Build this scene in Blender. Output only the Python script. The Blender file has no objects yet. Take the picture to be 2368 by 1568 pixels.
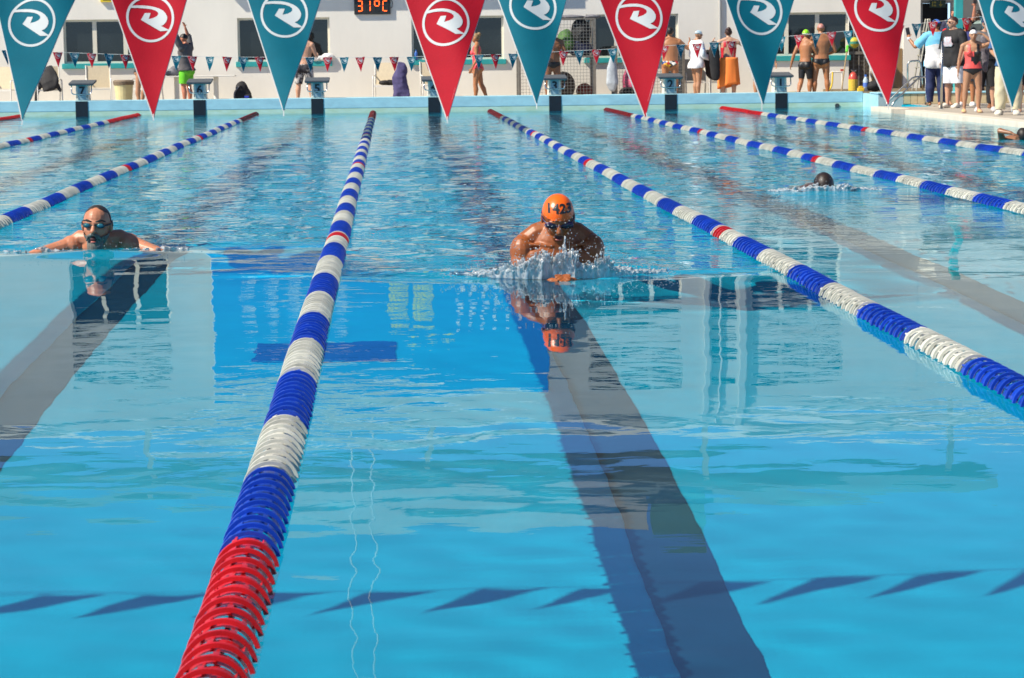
import bpy, bmesh, math, random
import numpy as np
from mathutils import Matrix, Vector, geometry

S = bpy.context.scene
COL = S.collection
R = math.radians
rnd = random.Random(7)
rng = np.random.default_rng(11)

# ------------------------------------------------------------------ camera, sky, sun, exposure
FPX = 5540.0                      # focal length in pixels of a 2367 px wide view
CAM = Vector((0, 0, 1.2))
_yaw, _pit, _rol = math.atan(276 / FPX), math.atan(654 / FPX), 0.011
_f = Vector((math.sin(_yaw) * math.cos(_pit), math.cos(_yaw) * math.cos(_pit), -math.sin(_pit)))
_r0 = Vector((math.cos(_yaw), -math.sin(_yaw), 0))
_u0 = _r0.cross(_f)
_r = _r0 * math.cos(_rol) - _u0 * math.sin(_rol)
_u = _r.cross(_f)
cam = bpy.data.cameras.new('camera')
camo = bpy.data.objects.new('camera', cam)
COL.objects.link(camo)
cam.sensor_width = 23.5
cam.lens = 23.5 * FPX / 2367
cam.clip_start = 0.1
cam.clip_end = 3000
cam.dof.use_dof = True
cam.dof.focus_distance = 12.0
cam.dof.aperture_fstop = 11
_M = Matrix((_r, _u, -_f)).transposed().to_4x4()
_M.translation = CAM
camo.matrix_world = _M
S.camera = camo

SUN_EL, SUN_AZ = R(45), R(68)     # elevation; heading of the light, right of the lanes
W = bpy.data.worlds.new('World')
S.world = W
W.use_nodes = True
_bg = W.node_tree.nodes['Background']
_sky = W.node_tree.nodes.new('ShaderNodeTexSky')
_sky.sky_type = 'NISHITA'
_sky.sun_disc = False
_sky.sun_elevation = SUN_EL
_sky.sun_rotation = math.atan2(-math.sin(SUN_AZ), -math.cos(SUN_AZ))
_sky.dust_density = 0
_sky.ozone_density = 4.0
_sky.air_density = .5
_sky.altitude = 1200
W.node_tree.links.new(_sky.outputs[0], _bg.inputs[0])
_bg.inputs[1].default_value = 0.105
_sl = bpy.data.lights.new('sun', 'SUN')
_sl.energy = 4.6
_sl.angle = R(0.5)
_sl.color = (1, .91, .77)
_sl.cycles.is_caustics_light = True
_so = bpy.data.objects.new('sun', _sl)
COL.objects.link(_so)
SUN_DIR = Vector((math.sin(SUN_AZ) * math.cos(SUN_EL), math.cos(SUN_AZ) * math.cos(SUN_EL), -math.sin(SUN_EL)))
_so.rotation_euler = SUN_DIR.to_track_quat('-Z', 'Y').to_euler()
_so.location = (-20, -20, 30)
S.view_settings.view_transform = 'Standard'
S.view_settings.look = 'None'
S.view_settings.gamma = 1
S.view_settings.exposure = 0.74
S.cycles.max_bounces = 12
S.cycles.transmission_bounces = 8
S.cycles.transparent_max_bounces = 16
S.cycles.diffuse_bounces = 4
S.cycles.glossy_bounces = 4
S.cycles.sample_clamp_indirect = 6


# ------------------------------------------------------------------ helpers
def at(px, py, Y):
    """the point at depth Y (metres along the lanes) seen at a place of the 2367 x 1568 view"""
    d = _f + _r * ((px - 1183.5) / FPX) + _u * ((784 - py) / FPX)
    return CAM + d * (Y / d.y)


MATS = {}


def mat(name, col, rough=.55, vary=.0, scale=8, bump=0, bscale=60, metal=0, spec=.5, emit=0, coat=0, sheen=0, trans=0, dirt=None, stretch=None, sss=0):
    if name in MATS:
        return MATS[name]
    m = bpy.data.materials.new(name)
    m.use_nodes = True
    nt = m.node_tree
    b = nt.nodes['Principled BSDF']
    b.inputs['Base Color'].default_value = (*col, 1)
    b.inputs['Roughness'].default_value = rough
    b.inputs['Metallic'].default_value = metal
    b.inputs['Specular IOR Level'].default_value = spec
    b.inputs['Coat Weight'].default_value = coat
    b.inputs['Sheen Weight'].default_value = sheen
    if sss:
        b.inputs['Subsurface Weight'].default_value = sss
        b.inputs['Subsurface Radius'].default_value = (.012, .005, .003)
        b.inputs['Subsurface Scale'].default_value = .5
    if emit:
        b.inputs['Emission Color'].default_value = (*col, 1)
        b.inputs['Emission Strength'].default_value = emit
    tc = nt.nodes.new('ShaderNodeTexCoord')
    vec = tc.outputs['Object']
    if stretch:
        mp = nt.nodes.new('ShaderNodeMapping')
        mp.inputs['Scale'].default_value = stretch
        nt.links.new(vec, mp.inputs[0])
        vec = mp.outputs[0]
    if vary:
        n = nt.nodes.new('ShaderNodeTexNoise')
        n.inputs['Scale'].default_value = scale
        n.inputs['Detail'].default_value = 5
        n.inputs['Roughness'].default_value = .65
        nt.links.new(vec, n.inputs[0])
        rp = nt.nodes.new('ShaderNodeValToRGB')
        rp.color_ramp.elements[0].position = .3
        rp.color_ramp.elements[1].position = .7
        d = dirt or tuple(c * (1 - vary) for c in col)
        rp.color_ramp.elements[0].color = (*d, 1)
        rp.color_ramp.elements[1].color = (*[min(1, c * (1 + vary * .4)) for c in col], 1)
        nt.links.new(n.outputs[0], rp.inputs[0])
        nt.links.new(rp.outputs[0], b.inputs['Base Color'])
    if bump:
        n2 = nt.nodes.new('ShaderNodeTexNoise')
        n2.inputs['Scale'].default_value = bscale
        n2.inputs['Detail'].default_value = 4
        nt.links.new(vec, n2.inputs[0])
        bp = nt.nodes.new('ShaderNodeBump')
        bp.inputs['Strength'].default_value = bump
        bp.inputs['Distance'].default_value = .01
        nt.links.new(n2.outputs[0], bp.inputs['Height'])
        nt.links.new(bp.outputs[0], b.inputs['Normal'])
    MATS[name] = m
    return m


def tag(o, label=None, cat=None, group=None, kind=None):
    if label:
        o['label'] = label
    if cat:
        o['category'] = cat
    if group:
        o['group'] = group
    if kind:
        o['kind'] = kind
    return o


def thing(name, label, cat, loc=(0, 0, 0), rz=0, group=None):
    o = bpy.data.objects.new(name, None)
    o.empty_display_size = .1
    COL.objects.link(o)
    o.location = loc
    o.rotation_euler = (0, 0, rz)
    return tag(o, label, cat, group)


def link(name, me, m=None, parent=None, loc=None, rot=None, smooth=False):
    if m is not None:
        for x in (m if isinstance(m, (list, tuple)) else [m]):
            me.materials.append(x)
    if smooth:
        me.polygons.foreach_set('use_smooth', [True] * len(me.polygons))
    o = bpy.data.objects.new(name, me)
    COL.objects.link(o)
    if parent is not None:
        o.parent = parent
    if loc is not None:
        o.location = loc
    if rot is not None:
        o.rotation_euler = rot
    return o


def copy_tree(o, parent=None):
    c = o.copy()
    COL.objects.link(c)
    if parent is not None:
        c.parent = parent
    for ch in list(o.children):
        copy_tree(ch, c)
    return c


class MB:
    """collects shapes into one mesh"""

    def __init__(s):
        s.v, s.f, s.mi, s.cur = [], [], [], 0

    def add(s, vs, fs):
        k = len(s.v)
        s.v += [tuple(p) for p in vs]
        s.f += [tuple(i + k for i in f) for f in fs]
        s.mi += [s.cur] * len(fs)
        return s

    def box(s, x0, x1, y0, y1, z0, z1):
        vs = [(x0, y0, z0), (x1, y0, z0), (x1, y1, z0), (x0, y1, z0), (x0, y0, z1), (x1, y0, z1), (x1, y1, z1), (x0, y1, z1)]
        return s.add(vs, [(0, 3, 2, 1), (4, 5, 6, 7), (0, 1, 5, 4), (1, 2, 6, 5), (2, 3, 7, 6), (3, 0, 4, 7)])

    def prism(s, poly, y0, y1):
        """polygon in x,z pushed along y"""
        n = len(poly)
        vs = [(x, y0, z) for x, z in poly] + [(x, y1, z) for x, z in poly]
        fs = [tuple(range(n)), tuple(range(2 * n - 1, n - 1, -1))]
        fs += [(i, i + n, (i + 1) % n + n, (i + 1) % n) for i in range(n)]
        return s.add(vs, fs)

    def tube(s, pts, rads, n=10, hint=(0, 1, 0), caps=True):
        P = [Vector(p) for p in pts]
        rads = [r if isinstance(r, (tuple, list)) else (r, r) for r in rads]
        T = []
        for i in range(len(P)):
            a = P[max(i - 1, 0)]
            b = P[min(i + 1, len(P) - 1)]
            T.append((b - a).normalized())
        rings = []
        h = Vector(hint)
        if caps:
            r = rads[0]
            m = min(r)
            rings.append((P[0] - T[0] * m * .75, T[0], (r[0] * .55, r[1] * .55)))
        for i in range(len(P)):
            rings.append((P[i], T[i], rads[i]))
        if caps:
            r = rads[-1]
            m = min(r)
            rings.append((P[-1] + T[-1] * m * .75, T[-1], (r[0] * .55, r[1] * .55)))
        vs, fs = [], []
        for c, t, r in rings:
            b = h - t * h.dot(t)
            if b.length < 1e-3:
                b = Vector((1, 0, 0)) - t * t.x
                if b.length < 1e-3:
                    b = Vector((0, 0, 1))
            b.normalize()
            a = b.cross(t)
            for k in range(n):
                an = 2 * math.pi * k / n
                vs.append(c + a * (r[0] * math.cos(an)) + b * (r[1] * math.sin(an)))
        m = len(rings)
        for i in range(m - 1):
            for k in range(n):
                k2 = (k + 1) % n
                fs.append((i * n + k, i * n + k2, (i + 1) * n + k2, (i + 1) * n + k))
        fs.append(tuple(reversed(range(n))))
        fs.append(tuple(range((m - 1) * n, m * n)))
        return s.add(vs, fs)

    def pipe(s, pts, r, n=8, bend=.08):
        """round bar through points with rounded bends"""
        P = [Vector(p) for p in pts]
        out = [P[0]]
        for i in range(1, len(P) - 1):
            a = (P[i - 1] - P[i])
            b = (P[i + 1] - P[i])
            k = min(bend, a.length * .45, b.length * .45)
            p0, p2 = P[i] + a.normalized() * k, P[i] + b.normalized() * k
            for t in (0, .25, .5, .75, 1):
                out.append(p0 * (1 - t) ** 2 + P[i] * 2 * t * (1 - t) + p2 * t * t)
        out.append(P[-1])
        # parallel transport frame
        T = [(out[min(i + 1, len(out) - 1)] - out[max(i - 1, 0)]).normalized() for i in range(len(out))]
        nrm = T[0].orthogonal().normalized()
        vs, fs = [], []
        for i, p in enumerate(out):
            nrm = (nrm - T[i] * nrm.dot(T[i])).normalized()
            bn = T[i].cross(nrm)
            for k in range(n):
                an = 2 * math.pi * k / n
                vs.append(p + nrm * (r * math.cos(an)) + bn * (r * math.sin(an)))
        for i in range(len(out) - 1):
            for k in range(n):
                k2 = (k + 1) % n
                fs.append((i * n + k, i * n + k2, (i + 1) * n + k2, (i + 1) * n + k))
        fs.append(tuple(reversed(range(n))))
        fs.append(tuple(range((len(out) - 1) * n, len(out) * n)))
        return s.add(vs, fs)

    def ball(s, c, rad, rot=None, nu=14, nv=9):
        c = Vector(c)
        rad = rad if isinstance(rad, (tuple, list)) else (rad, rad, rad)
        vs, fs = [], []

        def tr(x, y, z):
            p = Vector((x * rad[0], y * rad[1], z * rad[2]))
            return c + (rot @ p if rot is not None else p)
        vs.append(tr(0, 0, 1))
        for j in range(1, nv):
            th = math.pi * j / nv
            for i in range(nu):
                ph = 2 * math.pi * i / nu
                vs.append(tr(math.sin(th) * math.cos(ph), math.sin(th) * math.sin(ph), math.cos(th)))
        vs.append(tr(0, 0, -1))
        for i in range(nu):
            fs.append((0, 1 + i, 1 + (i + 1) % nu))
        for j in range(nv - 2):
            for i in range(nu):
                a = 1 + j * nu + i
                b = 1 + j * nu + (i + 1) % nu
                fs.append((a, a + nu, b + nu, b))
        last = len(vs) - 1
        o = 1 + (nv - 2) * nu
        for i in range(nu):
            fs.append((last, o + (i + 1) % nu, o + i))
        return s.add(vs, fs)

    def mesh(s, name='m'):
        me = bpy.data.meshes.new(name)
        me.from_pydata(s.v, [], s.f)
        if any(s.mi):
            me.polygons.foreach_set('material_index', s.mi)
        me.update()
        return me

    def build(s, name, m, parent=None, loc=None, rot=None, smooth=False, bevel=0):
        me = s.mesh(name)
        if bevel:
            bm = bmesh.new()
            bm.from_mesh(me)
            es = [e for e in bm.edges if len(e.link_faces) == 2 and e.calc_face_angle(0) > .6]
            bmesh.ops.bevel(bm, geom=es, offset=bevel, segments=2, affect='EDGES', profile=.6)
            bm.to_mesh(me)
            bm.free()
        return link(name, me, m, parent, loc, rot, smooth)


def evaluated(me, mods):
    """a new mesh after modifiers: list of (type, {settings})"""
    o = bpy.data.objects.new('tmp', me)
    COL.objects.link(o)
    for t, kw in mods:
        md = o.modifiers.new(t, t)
        for k, v in kw.items():
            setattr(md, k, v)
    dg = bpy.context.evaluated_depsgraph_get()
    out = bpy.data.meshes.new_from_object(o.evaluated_get(dg), depsgraph=dg)
    bpy.data.objects.remove(o)
    return out


def text_mesh(txt, size, ext=.002, res=3):
    cu = bpy.data.curves.new('txt', 'FONT')
    cu.body = txt
    cu.size = size
    cu.align_x = 'CENTER'
    cu.align_y = 'CENTER'
    cu.extrude = ext
    cu.offset = size * .03
    cu.resolution_u = res
    o = bpy.data.objects.new('txt', cu)
    COL.objects.link(o)
    dg = bpy.context.evaluated_depsgraph_get()
    me = bpy.data.meshes.new_from_object(o.evaluated_get(dg), depsgraph=dg)
    bpy.data.objects.remove(o)
    me.materials.clear()
    return me


def sm(a, b, x):
    t = np.clip((x - a) / (b - a), 0, 1)
    return t * t * (3 - 2 * t)


# ------------------------------------------------------------------ pool and ground
DEPTH = 1.85
PX0, PX1, PY0, PY1 = -12.9, 9.9, 1.2, 53.0
PXW, PYN = 11.0, 49.0             # ladder notch in the side deck
PXC, PYC = 10.5, 51.3             # the far right corner steps back beside the ladder
DECK_Z, PARA_Z, SIDE_Z = .12, .333, .08

M_floor = mat('pool_paint', (.001, .335, .48), .9, vary=.12, scale=1.4, spec=.03)
M_black = mat('black_tile', (.004, .040, .082), .9, vary=.2, scale=3, spec=.03)  # bluish tint painted in for the light scattered by the water above
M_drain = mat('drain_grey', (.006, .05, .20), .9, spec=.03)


def recv(o):
    o.cycles.is_caustics_receiver = True
    return o


pf = recv(MB().box(PX0, PXW, PY0, PY1, -DEPTH - .2, -DEPTH).build('pool_floor', M_floor))
tag(pf, kind='structure')
LANE0 = .905
for k in range(-5, 4):
    x = LANE0 + 2.53 * k
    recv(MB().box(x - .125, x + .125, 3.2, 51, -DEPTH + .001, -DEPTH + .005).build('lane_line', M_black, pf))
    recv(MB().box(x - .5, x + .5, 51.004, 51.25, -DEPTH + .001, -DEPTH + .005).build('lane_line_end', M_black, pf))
dr = MB()
for i in range(12):
    dr.box(-.69, .01, 11.55 + i * .055, 11.55 + i * .055 + .045, -DEPTH + .001, -DEPTH + .012)
recv(dr.build('drain_grate', M_drain, pf))

# pool walls: blue paint above, yellowish overflow band along the water on the far wall
M_wallblue = mat('wall_blue', (.36, .63, .70), .55, vary=.22, scale=2.2, dirt=(.29, .52, .60), stretch=(1, 1, 2.5))
M_band = mat('overflow_band', (.46, .66, .58), .5, vary=.25, scale=3, dirt=(.42, .58, .40), stretch=(1, 1, 3))
M_conc = mat('deck_concrete', (.42, .37, .30), .8, vary=.25, scale=1.5, bump=.15)
M_white = mat('wall_paint', (.80, .77, .69), .7, vary=.09, scale=.9, bump=.08, bscale=25, dirt=(.74, .715, .64), stretch=(1, 1, .35))
pw = recv(MB().box(PX0, PXC, PY1, PY1 + .55, .10, PARA_Z).build('pool_wall', M_wallblue, bevel=.012))
tag(pw, kind='structure')
recv(MB().box(PX0, PXC, PY1 + .004, PY1 + .55, -.06, .098).build('overflow_channel', M_band, pw))
recv(MB().box(PX0, PXC, PY1 + .012, PY1 + .5, -DEPTH, -.062).build('underwater_wall', M_floor, pw))
for nm, b in (('pool_side_wall', (PX1, PX1 + .3, PY0, PYN - .004, -DEPTH, -.065)), ('pool_notch_wall', (PX1 + .302, PXW, PYN - .2, PYN - .004, -DEPTH, SIDE_Z - .01)), ('pool_notch_wall', (PXW, PXW + .2, PYN, PYC - .01, -DEPTH, SIDE_Z - .01)), ('pool_side_wall', (PX0 - .3, PX0, PY0, PY1 - .004, -DEPTH, .02)),
              ('pool_near_wall', (PX0, PX1, PY0 - .3, PY0, -DEPTH, .02))):
    tag(recv(MB().box(*b).build(nm, M_floor)), kind='structure')
M_coping = mat('coping', (.66, .60, .49), .6, vary=.15, scale=4)
cop = MB().box(PX1 - .03, PX1 + .34, PY0, 45.7, -.06, SIDE_Z + .01).build('pool_coping', M_coping, bevel=.012)
tag(cop, kind='structure')
tag(MB().box(PX1 - .03, PX1 + .34, 47.0, PYN - .01, -.06, SIDE_Z + .01).build('pool_coping', M_coping, bevel=.012), kind='structure')
tag(MB().box(PX1 + .342, 60, -25, PYN - .202, -.4, SIDE_Z).box(PXW + .202, 60, PYN - .2, PYC - .004, -.4, SIDE_Z).box(PX1 + .02, PX1 + .341, 45.71, 46.99, -.06, SIDE_Z - .004).build('side_deck', M_conc), kind='structure')
tag(MB().box(-60, PX0 - .302, -25, 53, -.4, SIDE_Z).build('left_deck', M_conc), kind='structure')
tag(MB().box(PX0 - .3, PX1 + .34, -25, PY0 - .302, -.4, SIDE_Z).build('near_deck', M_conc), kind='structure')
tag(MB().box(-60, PXC, PY1 + .551, 70, -.4, DECK_Z).build('far_deck', M_conc), kind='structure')
M_ground = mat('ground', (.25, .23, .17), .9, vary=.4, scale=.3)
g = MB()
for x0, x1, y0, y1 in ((-1500, -60, -1500, 1500), (60, 1500, -1500, 1500), (-60, 60, -1500, -25), (-60, 60, 70, 1500)):
    g.add([(x0, y0, .02), (x1, y0, .02), (x1, y1, .02), (x0, y1, .02)], [(0, 1, 2, 3)])
tag(g.build('ground', M_ground), kind='structure')

# raised platform right of the pool corner: pale render, then cream tiles
M_plat = mat('platform_render', (.42, .50, .50), .7, vary=.15, scale=4)
M_tile = mat('cream_tile', (.62, .50, .29), .45, vary=.2, scale=5)
M_grout = mat('grout', (.16, .12, .07), .9)
XT0 = 11.05
plat = MB().box(PXC + .012, 60, PYC + .012, 70, -DEPTH, PARA_Z - .012).build('platform', M_grout)
tag(plat, kind='structure')
recv(MB().box(PXC, PXC + .01, PYC, PY1 - .004, -DEPTH, PARA_Z - .034).build('recess_wall', M_wallblue, plat))
MB().box(PXC, XT0 - .01, PYC - .002, PYC + .01, -.5, PARA_Z - .034).build('render_panel', M_plat, plat)
MB().box(PXC - .015, 15.5, PYC - .03, PYC + .9, PARA_Z - .03, PARA_Z).build('platform_edge', M_wallblue, plat, bevel=.008)
tl = MB().box(0, .142, 0, .02, 0, PARA_Z - SIDE_Z - .042).build('tile', M_tile, plat, bevel=.004)
for i in range(26):
    t = tl if i == 0 else tl.copy()
    if i:
        COL.objects.link(t)
    t.location = (XT0 + i * .15, PYC - .008 + rnd.uniform(0, .003), SIDE_Z + .004)

# ------------------------------------------------------------------ water
wm = bpy.data.materials.new('water')
wm.use_nodes = True
nt = wm.node_tree
nt.nodes.clear()
_o = nt.nodes.new('ShaderNodeOutputMaterial')
_g = nt.nodes.new('ShaderNodeBsdfGlass')
_g.inputs['Roughness'].default_value = 0
_g.inputs['IOR'].default_value = 1.333
_g.inputs['Color'].default_value = (.86, .975, 1, 1)
nt.links.new(_g.outputs[0], _o.inputs[0])
_at = nt.nodes.new('ShaderNodeAttribute')
_at.attribute_name = 'chop'
_tc = nt.nodes.new('ShaderNodeTexCoord')
_hs = []
for sc, rot, amp, dist in (((6.0, 9.0, 1), .25, .30, .7), ((2.0, 3.2, 1), -.3, 1.0, .9)):
    _mp = nt.nodes.new('ShaderNodeMapping')
    _mp.inputs['Scale'].default_value = sc
    _mp.inputs['Rotation'].default_value = (0, 0, rot)
    nt.links.new(_tc.outputs['Object'], _mp.inputs[0])
    _n = nt.nodes.new('ShaderNodeTexNoise')
    _n.inputs['Scale'].default_value = 1.0
    _n.inputs['Detail'].default_value = 3
    _n.inputs['Roughness'].default_value = .5
    _n.inputs['Distortion'].default_value = dist
    nt.links.new(_mp.outputs[0], _n.inputs[0])
    _ml = nt.nodes.new('ShaderNodeMath')
    _ml.operation = 'MULTIPLY'
    _ml.inputs[1].default_value = amp
    nt.links.new(_n.outputs[0], _ml.inputs[0])
    _hs.append(_ml)
_ad = nt.nodes.new('ShaderNodeMath')
nt.links.new(_hs[0].outputs[0], _ad.inputs[0])
nt.links.new(_hs[1].outputs[0], _ad.inputs[1])
_b = nt.nodes.new('ShaderNodeBump')
_b.inputs['Distance'].default_value = .075
nt.links.new(_ad.outputs[0], _b.inputs['Height'])
nt.links.new(_at.outputs['Fac'], _b.inputs['Strength'])
nt.links.new(_b.outputs[0], _g.inputs['Normal'])

ROPES = {'C4': -.357, 'C3': 2.185, 'C2': 4.715, 'C1': 7.245, 'C5': -2.885, 'C6': -5.415, 'C7': -7.945, 'C8': -10.475}
ys = [PY0]
while ys[-1] < PY1:
    ys.append(ys[-1] + max(.022, min(.0062 * ys[-1], .2)))
ys = np.array(ys)
ys[-1] = PY1 + .034
xs = np.concatenate([np.linspace(PX0, -7, 70), np.arange(-6.97, PXW, .034), [PXW]])
X, Y = np.meshgrid(xs, ys)


def lane_front(X):
    """depth at which broken water begins, lane by lane (the swimmers' bow waves)"""
    mid = 13.05 + .35 * ((X - .9) / 1.25) ** 2
    left = 15.35 + .25 * np.abs((X + 1.9) / 1.2) + 0 * X
    right = 19.3 - .55 * (X - 3.4)
    far_r = 17.5 + 0 * X
    f = np.where(X < -.353, left, np.where(X < 2.147, mid, np.where(X < 4.647, right, far_r)))
    f = np.where(X < -2.853, 17.5, f)
    return f


front = lane_front(X)
wid = np.where((X > 2.147), 5.5, np.where(X < -2.853, 2.0, .22))
chop = 1 / (1 + np.exp(-np.clip((Y - front) / wid * 4, -30, 30)))
chop *= 1 - .62 * sm(20, 46, Y)
calm = np.clip(1 - chop, 0, 1)
Z = np.zeros_like(X)
for i in range(70):
    lam = math.exp(rng.uniform(math.log(.40), math.log(1.9)))
    th = rng.uniform(0, 2 * math.pi)
    k = 2 * math.pi / lam
    Z += .0010 * lam * np.sin(k * (X * math.cos(th) + Y * math.sin(th)) + rng.uniform(0, 6.28)) * chop
for i in range(26):
    lam = math.exp(rng.uniform(math.log(.8), math.log(3.6)))
    th = rng.uniform(0, 2 * math.pi)
    k = 2 * math.pi / lam
    Z += .00012 * lam ** 1.1 * np.sin(k * (X * math.cos(th) + Y * math.sin(th)) + rng.uniform(0, 6.28))
# middle-size undulation in the right-hand lanes
for i in range(14):
    lam = math.exp(rng.uniform(math.log(.7), math.log(2.2)))
    th = rng.uniform(0, 2 * math.pi)
    k = 2 * math.pi / lam
    w = sm(2.6, 4.5, X) * sm(10.5, 15, Y) * (1 - sm(24, 30, Y))
    Z += .0012 * lam * np.sin(k * (X * math.cos(th) + Y * math.sin(th)) + rng.uniform(0, 6.28)) * w
for i in range(14):
    lam = math.exp(rng.uniform(math.log(.25), math.log(.7)))
    th = rng.uniform(0, 2 * math.pi)
    k = 2 * math.pi / lam
    Z += .00013 * lam * np.sin(k * (X * math.cos(th) + Y * math.sin(th)) + rng.uniform(0, 6.28))
for i in range(12):
    lam = rng.uniform(.16, .38)
    th = rng.uniform(0, 2 * math.pi)
    k = 2 * math.pi / lam
    Z += (.000024 + .00006 * np.exp(-((X + .5) / .9) ** 2)) * np.sin(k * (X * math.cos(th) + Y * math.sin(th)) + rng.uniform(0, 6.28)) * sm(2.6, 4, Y)
# bow waves
mid = (X > -.353) & (X < 2.147)
Z += np.where(mid, .022 * np.exp(-((Y - front - .1) / .16) ** 2), 0)
Z += np.where(mid, -.008 * np.exp(-((Y - front + .14) / .13) ** 2), 0)
lf = (X > -2.853) & (X < -.353)
Z += np.where(lf, .016 * np.exp(-((Y - front - .12) / .2) ** 2), 0)
Z += .035 * np.exp(-((X + 1.83) / .42) ** 2 - ((Y - 14.95) / .22) ** 2)
Z += .02 * np.exp(-((X - 3.75) / .5) ** 2 - ((Y - 20.6) / .4) ** 2)
Z *= np.where(X < PX1, sm(0, .35, PX1 - X + .06) * .85 + .15, .3)
nx, ny = len(xs), len(ys)
V = np.stack([X, Y, Z], -1).reshape(-1, 3)
idx = np.arange(nx * ny).reshape(ny, nx)
Fc = np.stack([idx[:-1, :-1], idx[:-1, 1:], idx[1:, 1:], idx[1:, :-1]], -1).reshape(-1, 4)
me = bpy.data.meshes.new('water')
me.vertices.add(len(V))
me.vertices.foreach_set('co', V.ravel())
me.loops.add(Fc.size)
me.loops.foreach_set('vertex_index', Fc.ravel().astype(np.int32))
me.polygons.add(len(Fc))
me.polygons.foreach_set('loop_start', np.arange(0, Fc.size, 4, dtype=np.int32))
me.polygons.foreach_set('use_smooth', np.ones(len(Fc), dtype=bool))
me.update(calc_edges=True)
me.attributes.new('chop', 'FLOAT', 'POINT').data.foreach_set('value', (.004 + .84 * chop * (1 - .55 * sm(14, 42, Y)) + .05 * sum(np.exp(-np.abs(X - rx) / .25) for rx in ROPES.values()) * sm(5, 9, Y)).ravel().astype(np.float32))
wo = link('water', me, wm)
wo.cycles.is_caustics_caster = True
tag(wo, kind='structure')

# ------------------------------------------------------------------ building
BY = 58.0
M_reveal = mat('window_reveal', (.62, .59, .52), .7)
M_frame = mat('window_frame', (.70, .66, .54), .5)
M_glass = mat('dark_glass', (.012, .016, .018), .04, vary=.5, scale=1.2, spec=.5)
M_teal = mat('teal_paint', (.03, .36, .36), .45, vary=.15, scale=6)
M_dark = mat('dark_void', (.012, .012, .013), .7)
bld = thing('pool_building', 'long white pool building with dark windows and teal sills', 'building', (0, BY, 0))


def wx(px, Y=BY):
    return at(px, 130, Y).x


WZ0, WZ1 = 1.13, 2.17
wins = []
for px in (148, 550, 952, 1355, 1748):
    wins.append((wx(px), wx(px + 213), WZ0, WZ1))
BX0, BX1, BTOP = -26.0, wx(2126), 7.75
BX_DOOR0, BX_DOOR1 = wx(1962), wx(2012)
door = (BX_DOOR0, BX_DOOR1, DECK_Z - .1, 2.33)
upper = [(-7.75, -5.4, 3.65, 5.2), (4.8, 7.05, 3.65, 5.1), (8.75, 10.95, 3.65, 5.1), (-12.6, -10.3, 3.65, 5.2)]
strips = []
for x0, x1 in ((-7.75, -5.4), (4.8, 7.05), (8.75, 10.95), (-12.6, -10.3)):
    for z0, z1 in ((5.42, 5.56), (6.0, 6.2), (6.42, 6.62)):
        strips.append((x0, x1, z0, z1))
panels = [(7.78, 8.4, z0, z1) for z0, z1 in ((3.7, 5.1), (5.42, 5.62), (6.0, 6.3))]
holes = wins + [door] + upper + strips + panels
gx = sorted({BX0, BX1} | {h[0] for h in holes} | {h[1] for h in holes})
gz = sorted({-.2, 3.22, BTOP} | {h[2] for h in holes} | {h[3] for h in holes})


def inside(x, z):
    return any(h[0] < x < h[1] and h[2] < z < h[3] for h in holes)


wb = MB()
for i in range(len(gx) - 1):
    run = None
    for j in range(len(gz) - 1):
        solid = not inside((gx[i] + gx[i + 1]) / 2, (gz[j] + gz[j + 1]) / 2)
        if solid and run is None:
            run = gz[j]
        if run is not None and (not solid or j == len(gz) - 2):
            top = gz[j] if not solid else gz[j + 1]
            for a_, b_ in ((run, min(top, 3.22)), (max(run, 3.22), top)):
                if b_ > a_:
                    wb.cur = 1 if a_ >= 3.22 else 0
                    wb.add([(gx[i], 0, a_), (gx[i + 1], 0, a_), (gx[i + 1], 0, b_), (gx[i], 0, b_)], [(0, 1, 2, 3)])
            run = None
for x0, x1, z0, z1 in holes:      # reveals
    wb.cur = 1 if z0 > 3.2 else 0
    d = .2
    wb.add([(x0, 0, z0), (x0, d, z0), (x0, d, z1), (x0, 0, z1)], [(0, 1, 2, 3)])
    wb.add([(x1, 0, z0), (x1, d, z0), (x1, d, z1), (x1, 0, z1)], [(3, 2, 1, 0)])
    wb.add([(x0, 0, z1), (x1, 0, z1), (x1, d, z1), (x0, d, z1)], [(0, 3, 2, 1)])
    wb.add([(x0, 0, z0), (x1, 0, z0), (x1, d, z0), (x0, d, z0)], [(0, 1, 2, 3)])
wb.add([(BX1, 0, -.2), (BX1, 9, -.2), (BX1, 9, BTOP), (BX1, 0, BTOP)], [(0, 1, 2, 3)])
wb.add([(BX0, 0, BTOP), (BX1, 0, BTOP), (BX1, 9, BTOP), (BX0, 9, BTOP)], [(0, 1, 2, 3)])
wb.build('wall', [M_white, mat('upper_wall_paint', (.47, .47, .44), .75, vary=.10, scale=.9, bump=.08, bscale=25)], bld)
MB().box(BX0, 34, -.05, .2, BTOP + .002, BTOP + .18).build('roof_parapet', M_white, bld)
MB().box(BX1 + .002, 34, .004, .3, 3.905, BTOP).build('upper_wall', MATS['upper_wall_paint'], bld)


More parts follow.
